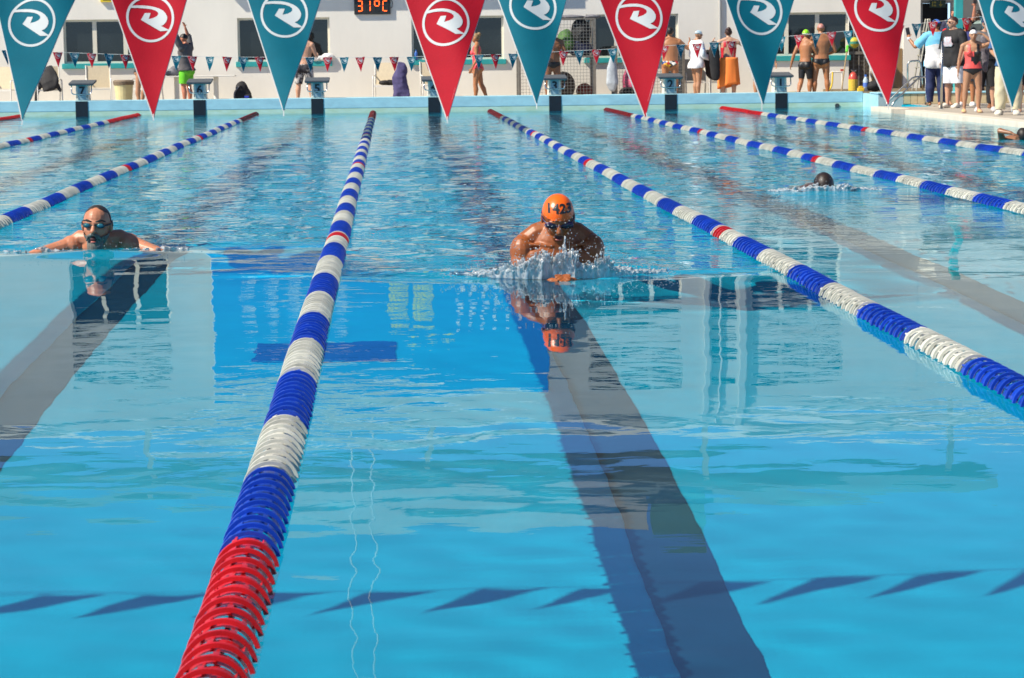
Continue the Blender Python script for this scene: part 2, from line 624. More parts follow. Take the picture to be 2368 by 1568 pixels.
def window(x0, x1, z0, z1, n=3, sill=True):
    fr = MB()
    y0, y1 = .10, .15
    t = .05
    fr.box(x0, x1, y0, y1, z1 - t, z1)
    fr.box(x0, x1, y0, y1, z0, z0 + t)
    fr.box(x0, x0 + t, y0, y1, z0 + t, z1 - t)
    fr.box(x1 - t, x1, y0, y1, z0 + t, z1 - t)
    w = (x1 - x0) / n
    for i in range(1, n):
        fr.box(x0 + i * w - .05, x0 + i * w + .05, y0 - .004, y1, z0 + t, z1 - t)
    f = fr.build('window', M_frame, bld)
    for i in range(n):
        MB().box(x0 + i * w + .03, x0 + (i + 1) * w - .03, .125, .14, z0 + .03, z1 - .03).build('pane', M_glass, f)
    if sill:
        MB().box(x0 - .05, x1 + .05, -.06, .099, z0 - .12, z0 + .004).build('sill', M_teal, f, bevel=.01)


for h in wins:
    window(*h)
for h in upper:
    window(*h, n=3, sill=False)
for h in strips:
    window(*h, n=3, sill=False)
for h in panels:
    MB().box(h[0], h[1], .1, .12, h[2], h[3]).build('dark_panel', M_glass, bld)
M_pipe = mat('pipe_grey', (.40, .40, .38), .5)
MB().box(7.6, 7.72, -.12, -.002, 2.9, 7.55).build('downpipe', M_pipe, bld)
MB().box(8.46, 8.62, -.12, -.002, 2.9, 7.7).build('downpipe', M_pipe, bld)
MB().pipe([(wx(1664), -.04, .2), (wx(1664), -.04, 7.6)], .028).build('drainpipe', M_pipe, bld)
# barred brown door beside the fifth window
M_brown = mat('brown_louvre', (.10, .075, .05), .6, vary=.3, scale=8)
M_bars = mat('rusty_steel', (.22, .20, .17), .6, metal=.3, vary=.4, scale=20)
dd = MB().box(BX_DOOR0, BX_DOOR1 + .002, .14, .19, 0, 2.33).build('door', M_brown, bld)
db = MB()
for i in range(22):
    z = .2 + i * .098
    db.box(BX_DOOR0, BX_DOOR1, .10, .112, z, z + .012)
for i in range(5):
    x = BX_DOOR0 + i * (BX_DOOR1 - BX_DOOR0) / 4
    db.box(x - .015, x + .015, .085, .099, .12, 2.33)
db.box(BX_DOOR0, BX_DOOR1, .07, .084, 1.15, 1.22)
db.build('door_bars', M_bars, dd)
MB().box(BX_DOOR1 + .03, wx(2085), -.03, -.004, .1, 1.28).build('door_panel', mat('brown_wood', (.34, .21, .09), .6, vary=.35, scale=4, stretch=(6, 1, .6)), bld)
MB().box(wx(2087), wx(2126), -.05, -.004, -.1, 3.2).build('pilaster', M_white, bld)

# balcony with the big blue banner (seen mirrored in the calm water)
M_banner = mat('banner_blue', (.006, .20, .62), .5)
bal = thing('balcony', 'white balcony carrying a wide blue banner, mirrored in calm water', 'balcony', (0, BY, 0))
bx0, bx1 = wx(478), wx(1262)
MB().box(bx0, bx1, -.39, -.002, 3.35, 3.6).build('slab', M_white, bal)
MB().box(bx0, bx1, -.39, -.24, 3.602, 6.85).build('front_wall', M_white, bal)
ban = MB().box(bx0 + .02, bx1 - .02, -.42, -.392, 3.62, 6.75).build('banner', M_banner, bal)
gl = MB()
for i in range(7):
    for k in range(4):
        a, b = rnd.uniform(0, .2), rnd.uniform(.02, .22)
        x = .05 + i * .3
        gl.box(wx(1040) + x + a * .5, wx(1040) + x + a * .5 + .12, -.426, -.421, 4.2 + k * .07 + b * .2, 4.2 + k * .07 + b * .2 + .045)
        if i < 6:
            gl.box(wx(1040) + x, wx(1040) + x + .07, -.426, -.421, 4.75 + k * .07, 4.75 + k * .07 + .05)
for i in range(5):
    for k in range(6):
        gl.box(wx(545) + i * .55 + rnd.uniform(0, .2), wx(545) + i * .55 + .35, -.426, -.421, 4.35 + k * .12, 4.35 + k * .12 + .05)
gl.build('banner_writing', mat('banner_white', (.75, .78, .78), .6), ban)
gl = MB()
for i in range(2):
    for k in range(5):
        gl.box(wx(890) + i * .58, wx(890) + i * .58 + .46, -.426, -.421, 4.25 + k * .15, 4.25 + k * .15 + .07)
        gl.box(wx(890) + i * .58 + .1 * (k % 3), wx(890) + i * .58 + .1 * (k % 3) + .06, -.4261, -.4211, 4.2 + k * .15, 4.4 + k * .15)
for i in range(3):
    gl.box(wx(930) + i * .42, wx(930) + i * .42 + .3, -.426, -.421, 5.5, 5.58)
    gl.box(wx(930) + i * .42 + .1, wx(930) + i * .42 + .17, -.4261, -.4211, 5.45, 5.72)
gl.build('banner_lettering', mat('banner_yellow', (.62, .62, .12), .6), ban)

# roof canopy and mast far above, only mirrored
can = thing('roof_canopy', 'thin pale canopy on slim posts above the flat roof', 'canopy', (0, 66, 0))
MB().box(-16, 17, 0, 4, 10.75, 11.15).build('canopy_slab', mat('canopy_grey', (.20, .26, .27), .6), can)
MB().box(-3.4, 7.0, -.1, -.004, 11.152, 12.3).build('canopy_panel', mat('canopy_white', (.42, .42, .40), .6, vary=.1, scale=3), can)
MB().box(7.1, 8.6, -.1, -.004, 11.152, 12.6).build('green_panel', mat('canopy_green', (.12, .24, .22), .6), can)
for x in (-15, -7, 1, 9, 16):
    MB().box(x - .08, x + .08, 1.9, 2.06, 7.0, 10.748).build('post', M_frame, can)
mast = thing('roof_mast', 'tall twin pole mast on the roof, mirrored as two thin lines', 'mast', (0, 62, 0))
for x in (-1.15, -.62):
    MB().pipe([(x, 0, 7.75), (x, 0, 15.6)], .022).build('pole', mat('mast_white', (.50, .52, .52), .5), mast)
MB().box(-1.118, -.652, -.02, .02, 14.9, 14.98).build('crossbar', MATS['mast_white'], mast)

# recessed wing on the right, in the shade of its roof
wing = thing('shaded_wing', 'shaded recessed wing of the pool building with dark doorway', 'building', (0, 61, 0))
wq = MB()
dx0, dx1, dz = wx(2131, 61), wx(2196, 61), 2.42
wq.add([(BX1 + .002, 0, 0), (dx0, 0, 0), (dx0, 0, 3.6), (BX1 + .002, 0, 3.6)], [(0, 1, 2, 3)])
wq.add([(dx0, 0, dz), (dx1, 0, dz), (dx1, 0, 3.6), (dx0, 0, 3.6)], [(0, 1, 2, 3)])
wq.add([(dx1, 0, 0), (34, 0, 0), (34, 0, 3.6), (dx1, 0, 3.6)], [(0, 1, 2, 3)])
wq.build('wall', M_white, wing)
MB().box(BX1 + .002, 34, -5.0, .3, 3.6, 3.9).build('roof', M_white, wing)
MB().box(dx0, dx1, .3, .32, 0, dz).build('doorway', M_dark, wing)
fr = MB()
fr.box(dx0 - .05, dx0, -.03, .05, .3, dz + .05)
fr.box(dx1, dx1 + .05, -.03, .05, .3, dz + .05)
fr.box(dx0, dx1, -.03, .05, dz, dz + .05)
fr.build('door_frame', mat('door_frame_grey', (.5, .5, .48), .5), wing)
# exit sign
xs0 = at(2150, 1, 60.7)
xs1 = at(2186, 18, 60.7)
sg = thing('exit_sign', 'dark green exit sign with yellow arrow above the dark doorway', 'sign', (0, 60.7, 0))
MB().box(xs0.x, xs1.x, 0, .06, xs1.z, xs0.z).build('sign_board', mat('sign_green', (.01, .05, .025), .4), sg, bevel=.006)
M_sy = mat('sign_yellow', (.40, .36, .05), .5)
mx, mz = xs0.x + .27, (xs0.z + xs1.z) / 2
MB().box(xs0.x + .05, xs0.x + .07, -.006, -.001, mz - .06, mz + .06).box(xs0.x + .09, xs0.x + .15, -.006, -.001, mz + .02, mz + .06).box(xs0.x + .09, xs0.x + .15, -.006, -.001, mz - .06, mz - .02).build('symbol', M_sy, sg)
MB().box(mx - .012, mx + .012, -.006, -.001, mz - .01, mz + .07).prism([(mx - .05, mz - .01), (mx + .05, mz - .01), (mx, mz - .07)], -.006, -.001).build('arrow', M_sy, sg)

# temperature display: 31 degrees C in orange segments
M_case = mat('display_case', (.018, .018, .018), .5)
M_led = mat('led_orange', (1, .10, .01), .4, emit=2.2)
M_off = mat('led_off', (.03, .028, .027), .5)
a, b = at(819, 34, BY - .06), at(902, -14, BY - .06)
dsp = thing('temperature_display', 'black digital display showing 31 degrees C in orange segments', 'display', (0, BY - .06, 0))
MB().box(a.x, b.x, 0, .058, a.z, b.z).build('case', M_case, dsp, bevel=.01)
SEG = {'3': 'abcdg', '1': 'bc', 'o': 'abgf', 'C': 'adef'}
top = at(824, 1.5, BY - .06).z
hh = .265
for i, ch in enumerate('31oC'):
    cx0 = at(825 + (0, 18.5, 39.5, 58.8)[i], 0, BY - .06).x
    w = .135
    t = .026
    z2, z1, z0 = top, top - hh / 2, top - hh
    segs = {'a': (cx0 + t, cx0 + w - t, z2 - t, z2), 'g': (cx0 + t, cx0 + w - t, z1 - t / 2, z1 + t / 2), 'd': (cx0 + t, cx0 + w - t, z0, z0 + t),
            'b': (cx0 + w - t, cx0 + w, z1 + t / 2, z2 - t / 2), 'c': (cx0 + w - t, cx0 + w, z0 + t / 2, z1 - t / 2),
            'f': (cx0, cx0 + t, z1 + t / 2, z2 - t / 2), 'e': (cx0, cx0 + t, z0 + t / 2, z1 - t / 2)}
    for on in (True, False):
        q = MB()
        for k, s in segs.items():
            if (k in SEG[ch]) == on:
                q.box(s[0] + .003, s[1] - .003, -.008, -.001, s[2] + .003, s[3] - .003)
        q.build('digit' if on else 'unlit_segments', M_led if on else M_off, dsp)
MB().pipe([(b.x + .002, .04, a.z + .35), (b.x + .05, .04, a.z + .3), (b.x + .05, .04, a.z + .18), (b.x + .005, .04, a.z + .14)], .006).build('cable', M_case, dsp)

# yellow framed board at the top left
a, b = at(232, 5, BY - .07), at(300, -60, BY - .07)
ys_ = thing('yellow_board', 'yellow framed dark board high on the wall above the first window', 'board', (0, BY - .07, 0))
MB().box(a.x, b.x, 0, .068, a.z, b.z).build('frame', mat('yellow_paint', (.75, .55, .02), .5), ys_)
MB().box(a.x + .06, b.x - .06, -.006, -.001, a.z + .04, b.z - .06).build('screen', M_case, ys_)

# ------------------------------------------------------------------ lane ropes
M_red = mat('float_red', (.52, .010, .014), .32, vary=.12, scale=14, bump=.06, bscale=90)
M_blue = mat('float_blue', (.006, .045, .40), .30, vary=.12, scale=14, bump=.06, bscale=90)
M_wht = mat('float_white', (.56, .56, .51), .35, vary=.10, scale=14, dirt=(.46, .46, .38), bump=.06, bscale=90)
M_cable = mat('rope_cable', (.25, .25, .25), .5)
PITCH = .1
for m_ in (M_red, M_blue, M_wht):      # each float faded a little differently
    nt_ = m_.node_tree
    b_ = nt_.nodes['Principled BSDF']
    src = b_.inputs['Base Color'].links[0].from_socket
    oi = nt_.nodes.new('ShaderNodeObjectInfo')
    mr = nt_.nodes.new('ShaderNodeMapRange')
    mr.inputs['To Min'].default_value = .80
    mr.inputs['To Max'].default_value = 1.16
    hv = nt_.nodes.new('ShaderNodeHueSaturation')
    nt_.links.new(oi.outputs['Random'], mr.inputs['Value'])
    nt_.links.new(mr.outputs[0], hv.inputs['Value'])
    nt_.links.new(src, hv.inputs['Color'])
    nt_.links.new(hv.outputs[0], b_.inputs['Base Color'])


def float_mesh(name, flip):
    q = MB()
    n = 32
    RO, RI = .0775, .0665

    def ring(y0, y1, ro, ri, seg=n, a0=0, a1=2 * math.pi):
        closed = abs(a1 - a0 - 2 * math.pi) < 1e-6
        m = seg if closed else seg + 1
        vs, fs = [], []
        for i in range(m):
            an = a0 + (a1 - a0) * i / seg
            c, s_ = math.cos(an), math.sin(an)
            vs += [(ro * c * .985, y0, ro * s_ * .985), (ro * c, (y0 + y1) / 2, ro * s_), (ro * c * .985, y1, ro * s_ * .985), (ri * c, y1, ri * s_), (ri * c, y0, ri * s_)]
        for i in range(seg):
            j = (i + 1) % m
            for k in range(5):
                fs.append((i * 5 + k, i * 5 + (k + 1) % 5, j * 5 + (k + 1) % 5, j * 5 + k))
        if not closed:
            fs += [(4, 3, 2, 1, 0), tuple((m - 1) * 5 + k for k in range(5))]
        q.add(vs, fs)
    ring(0, .013, RO, RI, 22, .16, math.pi - .16)     # rim; the discs ride on the water
    vs, fs = [], []
    for k in range(13):
        an = .20 + (math.pi - .40) * k / 12
        vs += [(.060 * math.cos(an), 0, .060 * math.sin(an)), (.060 * math.cos(an), .1, .060 * math.sin(an))]
    q.add(vs, [(2 * k, 2 * k + 1, 2 * k + 3, 2 * k + 2) for k in range(12)])   # drum
    # spokes and straps with notches
    for k in range(6):
        an = math.pi / 2 + (k * 60 + (24, -22, 9, -8)[flip]) * math.pi / 180
        if math.sin(an) < .3:
            continue
        for da, y0, y1, ro, ri in ((.085, .0175, .042, .0765, .066), (.05, .0425, .093, .0700, .058)):
            ring(y0, y1, ro, ri, 2, an - da, an + da)
    me = q.mesh(name)
    return me


FM = {}
for cname, m in (('red', M_red), ('blue', M_blue), ('white', M_wht)):
    for fl in (0, 1, 2, 3):
        x = float_mesh('float_' + cname, fl)
        x.materials.append(m)
        x.polygons.foreach_set('use_smooth', [False] * len(x.polygons))
        FM[cname, fl] = x


def rope_colour(Y, n0):
    if Y < 5.66 or Y > 46.3:
        return 'red'
    for mk in (15.6, 26.2, 36.2):
        if abs(Y - mk) < .11:
            return 'red'
    return 'blue' if int(math.floor((Y - 5.66) / 1.02)) % 2 == 0 else 'white'


rope_labels = {
    'C4': 'lane rope running from the red floats at bottom left up the middle',
    'C3': 'lane rope right of the orange capped swimmer, leaving the right edge lowest',
    'C2': 'lane rope just beyond the dark haired swimmer at right',
    'C1': 'rightmost lane rope, ending in red floats beside block one',
    'C5': 'lane rope behind the bearded swimmer, crossing to the left edge',
    'C6': 'lane rope on the left ending in red floats between blocks seven and six',
    'C7': 'short red end of lane rope at the far left edge below block seven',
    'C8': 'lane rope outside the left edge of the picture'}
vis = {'C4': 4.1, 'C3': 7.6, 'C2': 16.2, 'C1': 25, 'C5': 16, 'C6': 29, 'C7': 44, 'C8': 60}
for key, rx in ROPES.items():
    rp = thing('lane_rope', rope_labels[key], 'lane rope', (rx, 0, -.008), group='lane ropes across the pool')
    if key == 'C8':
        bpy.data.objects.remove(rp)
        continue
    amp, phs, wl = (.003 if key == 'C4' else rnd.uniform(.008, .016)), rnd.uniform(0, 6), rnd.uniform(7, 11)

    def sway(y):
        return amp * math.sin(y / wl * 6.28 + phs) * min(1, (52 - y) / 10)
    MB().pipe([(sway(y), y, .022) for y in np.linspace(PY0, PY1 - .02, 40)], .007, 6).build('cable', M_cable, rp)
    Y0 = 3.0
    ys_ = [Y0 + i * PITCH for i in range(int((52.25 - Y0) / PITCH))]
    show = [y for y in ys_ if y > vis[key]]
    single = show[:300]
    rest = [y for y in ys_ if y not in set(single)]
    for i, y in enumerate(single):
        c = rope_colour(y, 0)
        o = bpy.data.objects.new('float', FM[c, (i % 2) + 2 * (rnd.random() < .3)])
        COL.objects.link(o)
        o.parent = rp
        o.location = (sway(y) + rnd.uniform(-.0015, .0015), y, .002 + .002 * math.sin(y * 1.7 + phs))
        o.rotation_euler = (rnd.uniform(-.05, .02), rnd.uniform(-.035, .035), rnd.uniform(-.04, .04))
    q = MB()
    for y in rest:
        q.cur = {'red': 0, 'blue': 1, 'white': 2}[rope_colour(y, 0)]
        x = sway(y)
        vs, fs = [], []
        for yy, rr in ((y, .0765), (y + .02, .0765), (y + .03, .058), (y + .098, .058)):
            for k in range(9):
                an = .16 + (math.pi - .32) * k / 8
                vs.append((x + rr * math.cos(an), yy, rr * math.sin(an)))
        for a in range(3):
            for k in range(8):
                fs.append((a * 9 + k, a * 9 + k + 1, a * 9 + k + 10, a * 9 + k + 9))
        q.add(vs, fs)
    if rest:
        tag(q.build('distant_floats', [M_red, M_blue, M_wht], rp), kind='stuff')

# ------------------------------------------------------------------ pennants
FH, FW = .337, .224
M_fteal = mat('pennant_teal', (.001, .122, .178), .7, vary=.14, scale=9, bump=.07, bscale=260, spec=.15)
M_fred = mat('pennant_red', (.37, .006, .019), .7, vary=.14, scale=9, bump=.07, bscale=260, spec=.15)
M_print = mat('pennant_print', (.50, .55, .56), .6, vary=.06, scale=20)
M_hem = mat('pennant_hem', (.55, .57, .57), .7)
M_line = mat('flag_line', (.55, .55, .55), .6)
LOGO = [(1578, 117), (1620, 109), (1680, 104), (1740, 106), (1790, 116), (1840, 135), (1875, 157), (1900, 185), (1914, 215), (1914, 238), (1905, 262), (1885, 285), (1856, 299),
        (1935, 345), (1848, 347), (1672, 242), (1710, 175), (1763, 174), (1743, 232), (1790, 220), (1820, 205), (1834, 188), (1830, 170), (1808, 152), (1772, 139), (1725, 132), (1650, 130), (1572, 138)]
LOGO = [((x - 1759) / 220 * .0648, (228 - y) / 220 * .0648 + .2585) for x, y in LOGO]
# local pennant frame: x across, z up from the tip


def cdt(pts, loops_edges):
    r = geometry.delaunay_2d_cdt([Vector(p) for p in pts], loops_edges, [], 1, 1e-6)
    return r[0], r[2]


def pennant_meshes(seed):
    r_ = random.Random(seed)
    a1, p1, k1 = r_.uniform(.007, .014), r_.uniform(0, 6), r_.uniform(18, 30)
    a2, p2 = r_.uniform(.003, .007), r_.uniform(0, 6)
    curl = r_.uniform(-.03, .03)

    def wave(x, z):
        t = z / FH
        return a1 * math.sin(k1 * x + p1 + 4 * z) * (1 - .3 * t) + a2 * math.sin(14 * z + 30 * x + p2) + curl * (1 - t) ** 2 * .6 + .01 * x * math.sin(p1)

    def half(z):
        return FW / 2 * z / FH

    out = []
    # cloth
    nz, nx_ = 26, 12
    vs, fs = [], []
    for sgn in (-1, 1):
        for j in range(nz + 1):
            z = FH * j / nz
            for i in range(nx_ + 1):
                x = half(max(z, .004)) * (2 * i / nx_ - 1)
                vs.append((x, wave(x, z) + sgn * .0006, z))
    st = (nz + 1) * (nx_ + 1)
    for s_ in (0, 1):
        for j in range(nz):
            for i in range(nx_):
                a = s_ * st + j * (nx_ + 1) + i
                f = (a, a + 1, a + nx_ + 2, a + nx_ + 1)
                fs.append(f if s_ == 0 else f[::-1])
    me = bpy.data.meshes.new('pennant_cloth')
    me.from_pydata(vs, [], fs)
    out.append(me)
    # white hem along both slanting edges, a little behind the cloth
    q = MB()
    for sx, wdt in ((-1, .0022), (1, .0009)):
        vs, fs = [], []
        for j in range(nz + 1):
            z = FH * j / nz
            x = sx * half(z)
            w = wave(x, z)
            vs += [(x - sx * .004, w + .0012, z), (x + sx * wdt, w + .0014, z - .002), (x + sx * wdt, w + .0026, z - .002), (x - sx * .004, w + .0024, z)]
        for j in range(nz):
            for k in range(4):
                fs.append((j * 4 + k, j * 4 + (k + 1) % 4, j * 4 + 4 + (k + 1) % 4, j * 4 + 4 + k))
        q.add(vs, fs)
    q.box(-.0012, .0012, curl * .6, curl * .6 + .0012, -.014, .004)
    out.append(q.mesh('hem'))
    # print on both faces: ring and letter
    ring_o = [(.0648 * math.cos(t), .0648 * math.sin(t) + .2585) for t in np.linspace(0, 2 * math.pi, 64, endpoint=False)]
    ring_i = [(.0583 * math.cos(t), .0583 * math.sin(t) + .2585) for t in np.linspace(0, 2 * math.pi, 64, endpoint=False)]
    vs, fs = [], []
    for sgn in (-1, 1):
        k0 = len(vs)
        for (x, z) in ring_o + ring_i:
            vs.append((x, wave(x, z) + sgn * .0014, z))
        for i in range(64):
            j = (i + 1) % 64
            f = (k0 + i, k0 + j, k0 + 64 + j, k0 + 64 + i)
            fs.append(f)
        pts = list(LOGO)
        n = len(pts)
        edges = [(i, (i + 1) % n) for i in range(n)]
        for gx_ in np.arange(-.06, .06, .006):
            for gz_ in np.arange(.2, .32, .006):
                pts.append((gx_, gz_))
        pv, pfc = cdt(pts, edges)
        k0 = len(vs)
        for p in pv:
            vs.append((p.x, wave(p.x, p.y) + sgn * .0014, p.y))

        def inpoly(x, z):
            c = False
            for i in range(n):
                x1, z1 = LOGO[i]
                x2, z2 = LOGO[i - 1]
                if (z1 > z) != (z2 > z) and x < (x2 - x1) * (z - z1) / (z2 - z1) + x1:
                    c = not c
            return c
        for f in pfc:
            cx = sum(pv[i].x for i in f) / len(f)
            cz = sum(pv[i].y for i in f) / len(f)
            if inpoly(cx, cz):
                fs.append(tuple(k0 + i for i in f))
    me = bpy.data.meshes.new('emblem')
    me.from_pydata(vs, [], fs)
    out.append(me)
    for m_ in out[:1]:
        m_.polygons.foreach_set('use_smooth', [True] * len(m_.polygons))
    return out


FY = 6.25
near = [(52, 277, 152, 'teal', 'large teal pennant at the left edge, hanging left of block seven'),
        (354, 265, 434, 'red', 'large red pennant hanging between blocks seven and six'),
        (656, 258, 742, 'teal', 'large teal pennant hanging just left of block five'),
        (1034, 277, 1122, 'red', 'large red pennant hanging over block four, left of woman in pink swimsuit'),
        (1240, 238, 1321, 'teal', 'large teal pennant hanging just left of block three, torn white tip'),
        (1496, 262, 1581, 'red', 'large red pennant hanging just left of block two'),
        (1758, 247, 1861, 'teal', 'large teal pennant hanging just left of block one'),
        (2051, 243, 2140, 'red', 'large red pennant hanging in front of the handrails at right'),
        (2336, 250, 2460, 'teal', 'large teal pennant at the right edge before the crowd')]
lpts = []
for i, (tx, ty, rx_, c, lab) in enumerate(near):
    cl, hm, em = pennant_meshes(100 + i)
    tip = at(tx, ty, FY)
    topc = at((rx_ - 91), 0, FY)
    tilt = math.atan2(topc.x - tip.x, topc.z - tip.z)
    o = thing('pennant', lab, 'pennant', tip, group='large pennants on the near flag line')
    bk = rnd.uniform(.26, .42)
    o.rotation_euler = (-bk, tilt, rnd.uniform(-.08, .08))
    o.scale = (.955, 1, .965 / math.cos(bk))
    link('cloth', cl, M_fteal if c == 'teal' else M_fred, o)
    link('hem', hm, M_hem, o, smooth=False)
    link('emblem', em, M_print, o)
    tp = tip + Vector((math.sin(tilt), math.tan(bk), math.cos(tilt))) * FH * .965
    lpts.append(tp)
for k, dx in enumerate([-.35 * n for n in range(1, 10)] + [.34, .68]):
    ref = lpts[0] if dx < 0 else lpts[-1]
    c = 'red' if (k % 2 == 0) else 'teal'
    cl, hm, em = pennant_meshes(300 + k)
    o = thing('pennant', 'large %s pennant on the near line, %s beyond the %s picture edge' % (c, ('first', 'second', 'third', 'fourth', 'fifth', 'sixth', 'seventh', 'eighth', 'ninth', 'first', 'second')[k], 'left' if dx < 0 else 'right'), 'pennant', ref + Vector((dx, -.115, -FH + .012 * abs(dx))), group='large pennants on the near flag line')
    for nm, me_, m_ in (('cloth', cl, M_fteal if c == 'teal' else M_fred), ('hem', hm, M_hem), ('emblem', em, M_print)):
        link(nm, me_, m_, o)
    o.rotation_euler = (-.34, rnd.uniform(-.05, .05), rnd.uniform(-.08, .08))
lpts = [lpts[0] + Vector((-12, 0, .25)), lpts[0] + Vector((-.4, 0, .01))] + lpts + [lpts[-1] + Vector((.4, 0, .01)), lpts[-1] + Vector((7.7, 0, .25))]
tag(MB().pipe(lpts, .003, 6, .03).build('flag_line', M_line), 'thin grey line carrying the large pennants above the near water', 'line')

# far flag line
FFY = 47.5
poly = [(-400, 100), (125, 121), (282, 126.5), (500, 132), (700, 133.2), (887, 132.7), (1045, 129.5), (1162, 126), (1349, 117), (1426, 113), (1578, 104), (1693, 96), (1847, 82), (1922, 75), (1996, 69), (2168, 50), (2500, 12)]
px_, py_ = zip(*poly)
NUMW = {7: 'seven', 6: 'six', 5: 'five', 4: 'four', 3: 'three', 2: 'two', 1: 'one'}
blocks_px = {7: 192, 6: 463, 5: 734, 4: 1003, 3: 1281, 2: 1547, 1: 1801}
fm = {c: pennant_meshes(500 + i) for i, c in enumerate(('teal', 'red'))}
proto = {}
words = ['', 'first', 'second', 'third', 'fourth', 'fifth', 'sixth', 'seventh', 'eighth', 'ninth', 'tenth']
made = {}
for c in ('teal', 'red'):
    o = thing('small_pennant', '', 'pennant', group='small pennants on the far flag line')
    for nm, me_, m_ in zip(('cloth', 'hem', 'emblem'), fm[c], (M_fteal if c == 'teal' else M_fred, M_hem, M_print)):
        link(nm, me_, m_, o)
    o.scale = (.86, 1, .86)
    proto[c] = [o, False]
rank = {}
for n in range(-4, 59):
    fx = 134 + 38.9 * n
    if fx > 2367 or fx < 0:
        continue
    c = 'red' if n % 2 == 0 else 'teal'
    nb = min(blocks_px, key=lambda b: abs(blocks_px[b] - fx))
    side = 'right' if fx > blocks_px[nb] else 'left'
    rank.setdefault((nb, side), []).append((abs(fx - blocks_px[nb]), n, fx, c))
for (nb, side), lst in rank.items():
    for k, (d, n, fx, c) in enumerate(sorted(lst)):
        lab = 'small %s pennant on the far line, %s to the %s of block %s' % (c, words[min(k + 1, 10)] if k < 10 else 'eleventh', side, NUMW[nb])
        if nb == 1 and side == 'right' and k > 9:
            lab = 'small %s pennant on the far line, %s from the right picture edge' % (c, words[len(lst) - k])
        p = proto[c]
        o = p[0] if not p[1] else copy_tree(p[0])
        p[1] = True
        topp = at(fx, float(np.interp(fx, px_, py_)), FFY)
        o.location = topp - Vector((0, 0, FH * .86 - .004))
        o.rotation_euler = (0, rnd.uniform(-.06, .06), rnd.uniform(-.5, .3))
        o['label'] = lab
tag(MB().pipe([at(a_, b_, FFY) for a_, b_ in poly], .004, 6, .3).build('far_flag_line', mat('far_line', (.7, .7, .66), .6)), 'thin pale line carrying the small pennants along the far end', 'line')
#@@PART2
# ------------------------------------------------------------------ starting blocks
NUMW = {7: 'seven', 6: 'six', 5: 'five', 4: 'four', 3: 'three', 2: 'two', 1: 'one'}
M_bw = mat('block_white', (.66, .64, .56), .45, vary=.12, scale=10)
M_bplate = mat('block_plate', (.26, .38, .44), .45, vary=.1, scale=8)
M_btop = mat('block_top', (.07, .085, .10), .75, vary=.25, scale=18, bump=.3, bscale=140)
M_steel = mat('stainless', (.62, .62, .60), .22, metal=1, vary=.08, scale=12)
M_num = mat('number_black', (.010, .012, .016), .5)
M_panel = mat('target_black', (.008, .010, .014), .35, vary=.3, scale=6)


def starting_block(n, px):
    base = at(px, 215, 53.3)
    o = thing('starting_block', 'starting block marked with number %s above its black wall panel' % NUMW[n], 'starting block', (base.x, 53.3, PARA_Z), group='starting blocks along the far end')
    b = MB()
    b.prism([(-.145, 0), (.145, 0), (.128, .345), (-.128, .345)], -.2, .2)
    b.build('pedestal', M_bw, o, bevel=.012)
    p = MB().box(-.085, .085, -.206, -.201, .02, .345).build('number_plate', M_bplate, o)
    link('number', text_mesh(str(n), .26, .002), M_num, p, (0, -.209, .2), (R(90), 0, 0))
    v = MB()
    for s in (-1, 1):
        for k in range(4):
            v.box(s * .115 - .014, s * .115 + .014, -.2035, -.2005, .06 + k * .022, .07 + k * .022)
    v.build('vent', M_num, o)
    t = MB()
    t.prism([(-.27, 0), (.27, 0), (.27, .045), (-.27, .045)], -.34, .3)
    t.build('platform', M_btop, o, (0, 0, .372), (R(6), 0, 0), bevel=.01)
    MB().box(-.25, .25, -.30, .26, -.014, -.001).build('platform_tray', M_teal, o, (0, 0, .372), (R(6), 0, 0))
    MB().pipe([(-.215, -.24, .33), (-.215, -.28, .14), (.215, -.28, .14), (.215, -.24, .33)], .013, 8, .07).build('handle', M_steel, o, smooth=True)
    recv(MB().box(base.x - .135, base.x + .135, PY1 - .008, PY1 - .001, -.5, PARA_Z - .012).build('touch_panel', M_panel, pw))


for n, px in blocks_px.items():
    starting_block(n, px)
drn = MB()
drn.tube([(0, .01, 0), (0, -.03, 0)], [.05, .05], 16, (0, 0, 1), caps=False)
q = at(1935, 244.5, PY1)
drn.build('wall_inlet', mat('inlet_grey', (.05, .06, .06), .4), pw, (q.x, PY1, q.z))

# ------------------------------------------------------------------ handrails, posts
M_rail = mat('rail_steel', (.55, .54, .50), .25, metal=1, vary=.1, scale=10)


def rail(pts, lab, r=.02, grp=None):
    P = [at(x, y, Y) for x, y, Y in pts]
    return tag(MB().pipe(P, r, 8, .1).build('handrail', M_rail, smooth=True), lab, 'handrail', grp)


rail([(2047, 266, 50.9), (2047, 241, 50.9), (2111, 178, 51.0), (2148, 178, 51.1), (2153, 250, 51.1)], 'sloping steel pool ladder handrail farther from the crowd', grp='pool ladder handrails')
rail([(2061, 266, 50.2), (2061, 241, 50.2), (2126, 178, 50.4), (2145, 178, 50.5), (2139, 249, 50.5)], 'sloping steel pool ladder handrail nearer the crowd', grp='pool ladder handrails')
rail([(2098, 210, 52.4), (2098, 142.5, 52.4), (2128, 140, 52.4), (2131, 175, 52.4), (2133, 208, 52.4)], 'square topped steel rail on the raised platform behind the ladder')
pp = at(2176, 254, 46.4)
po = thing('steel_post', 'slim grey steel post between blue capped person and man in black tee', 'post', (pp.x, 46.4, SIDE_Z))
MB().pipe([(0, 0, 0), (0, 0, at(2176, 96, 46.4).z - SIDE_Z)], .026, 10).build('shaft', M_rail, po, smooth=True)
MB().tube([(0, 0, 0), (0, 0, .012)], [.06, .06], 16, caps=False).build('foot_plate', M_rail, po)
pp = at(2213, 254, 52)
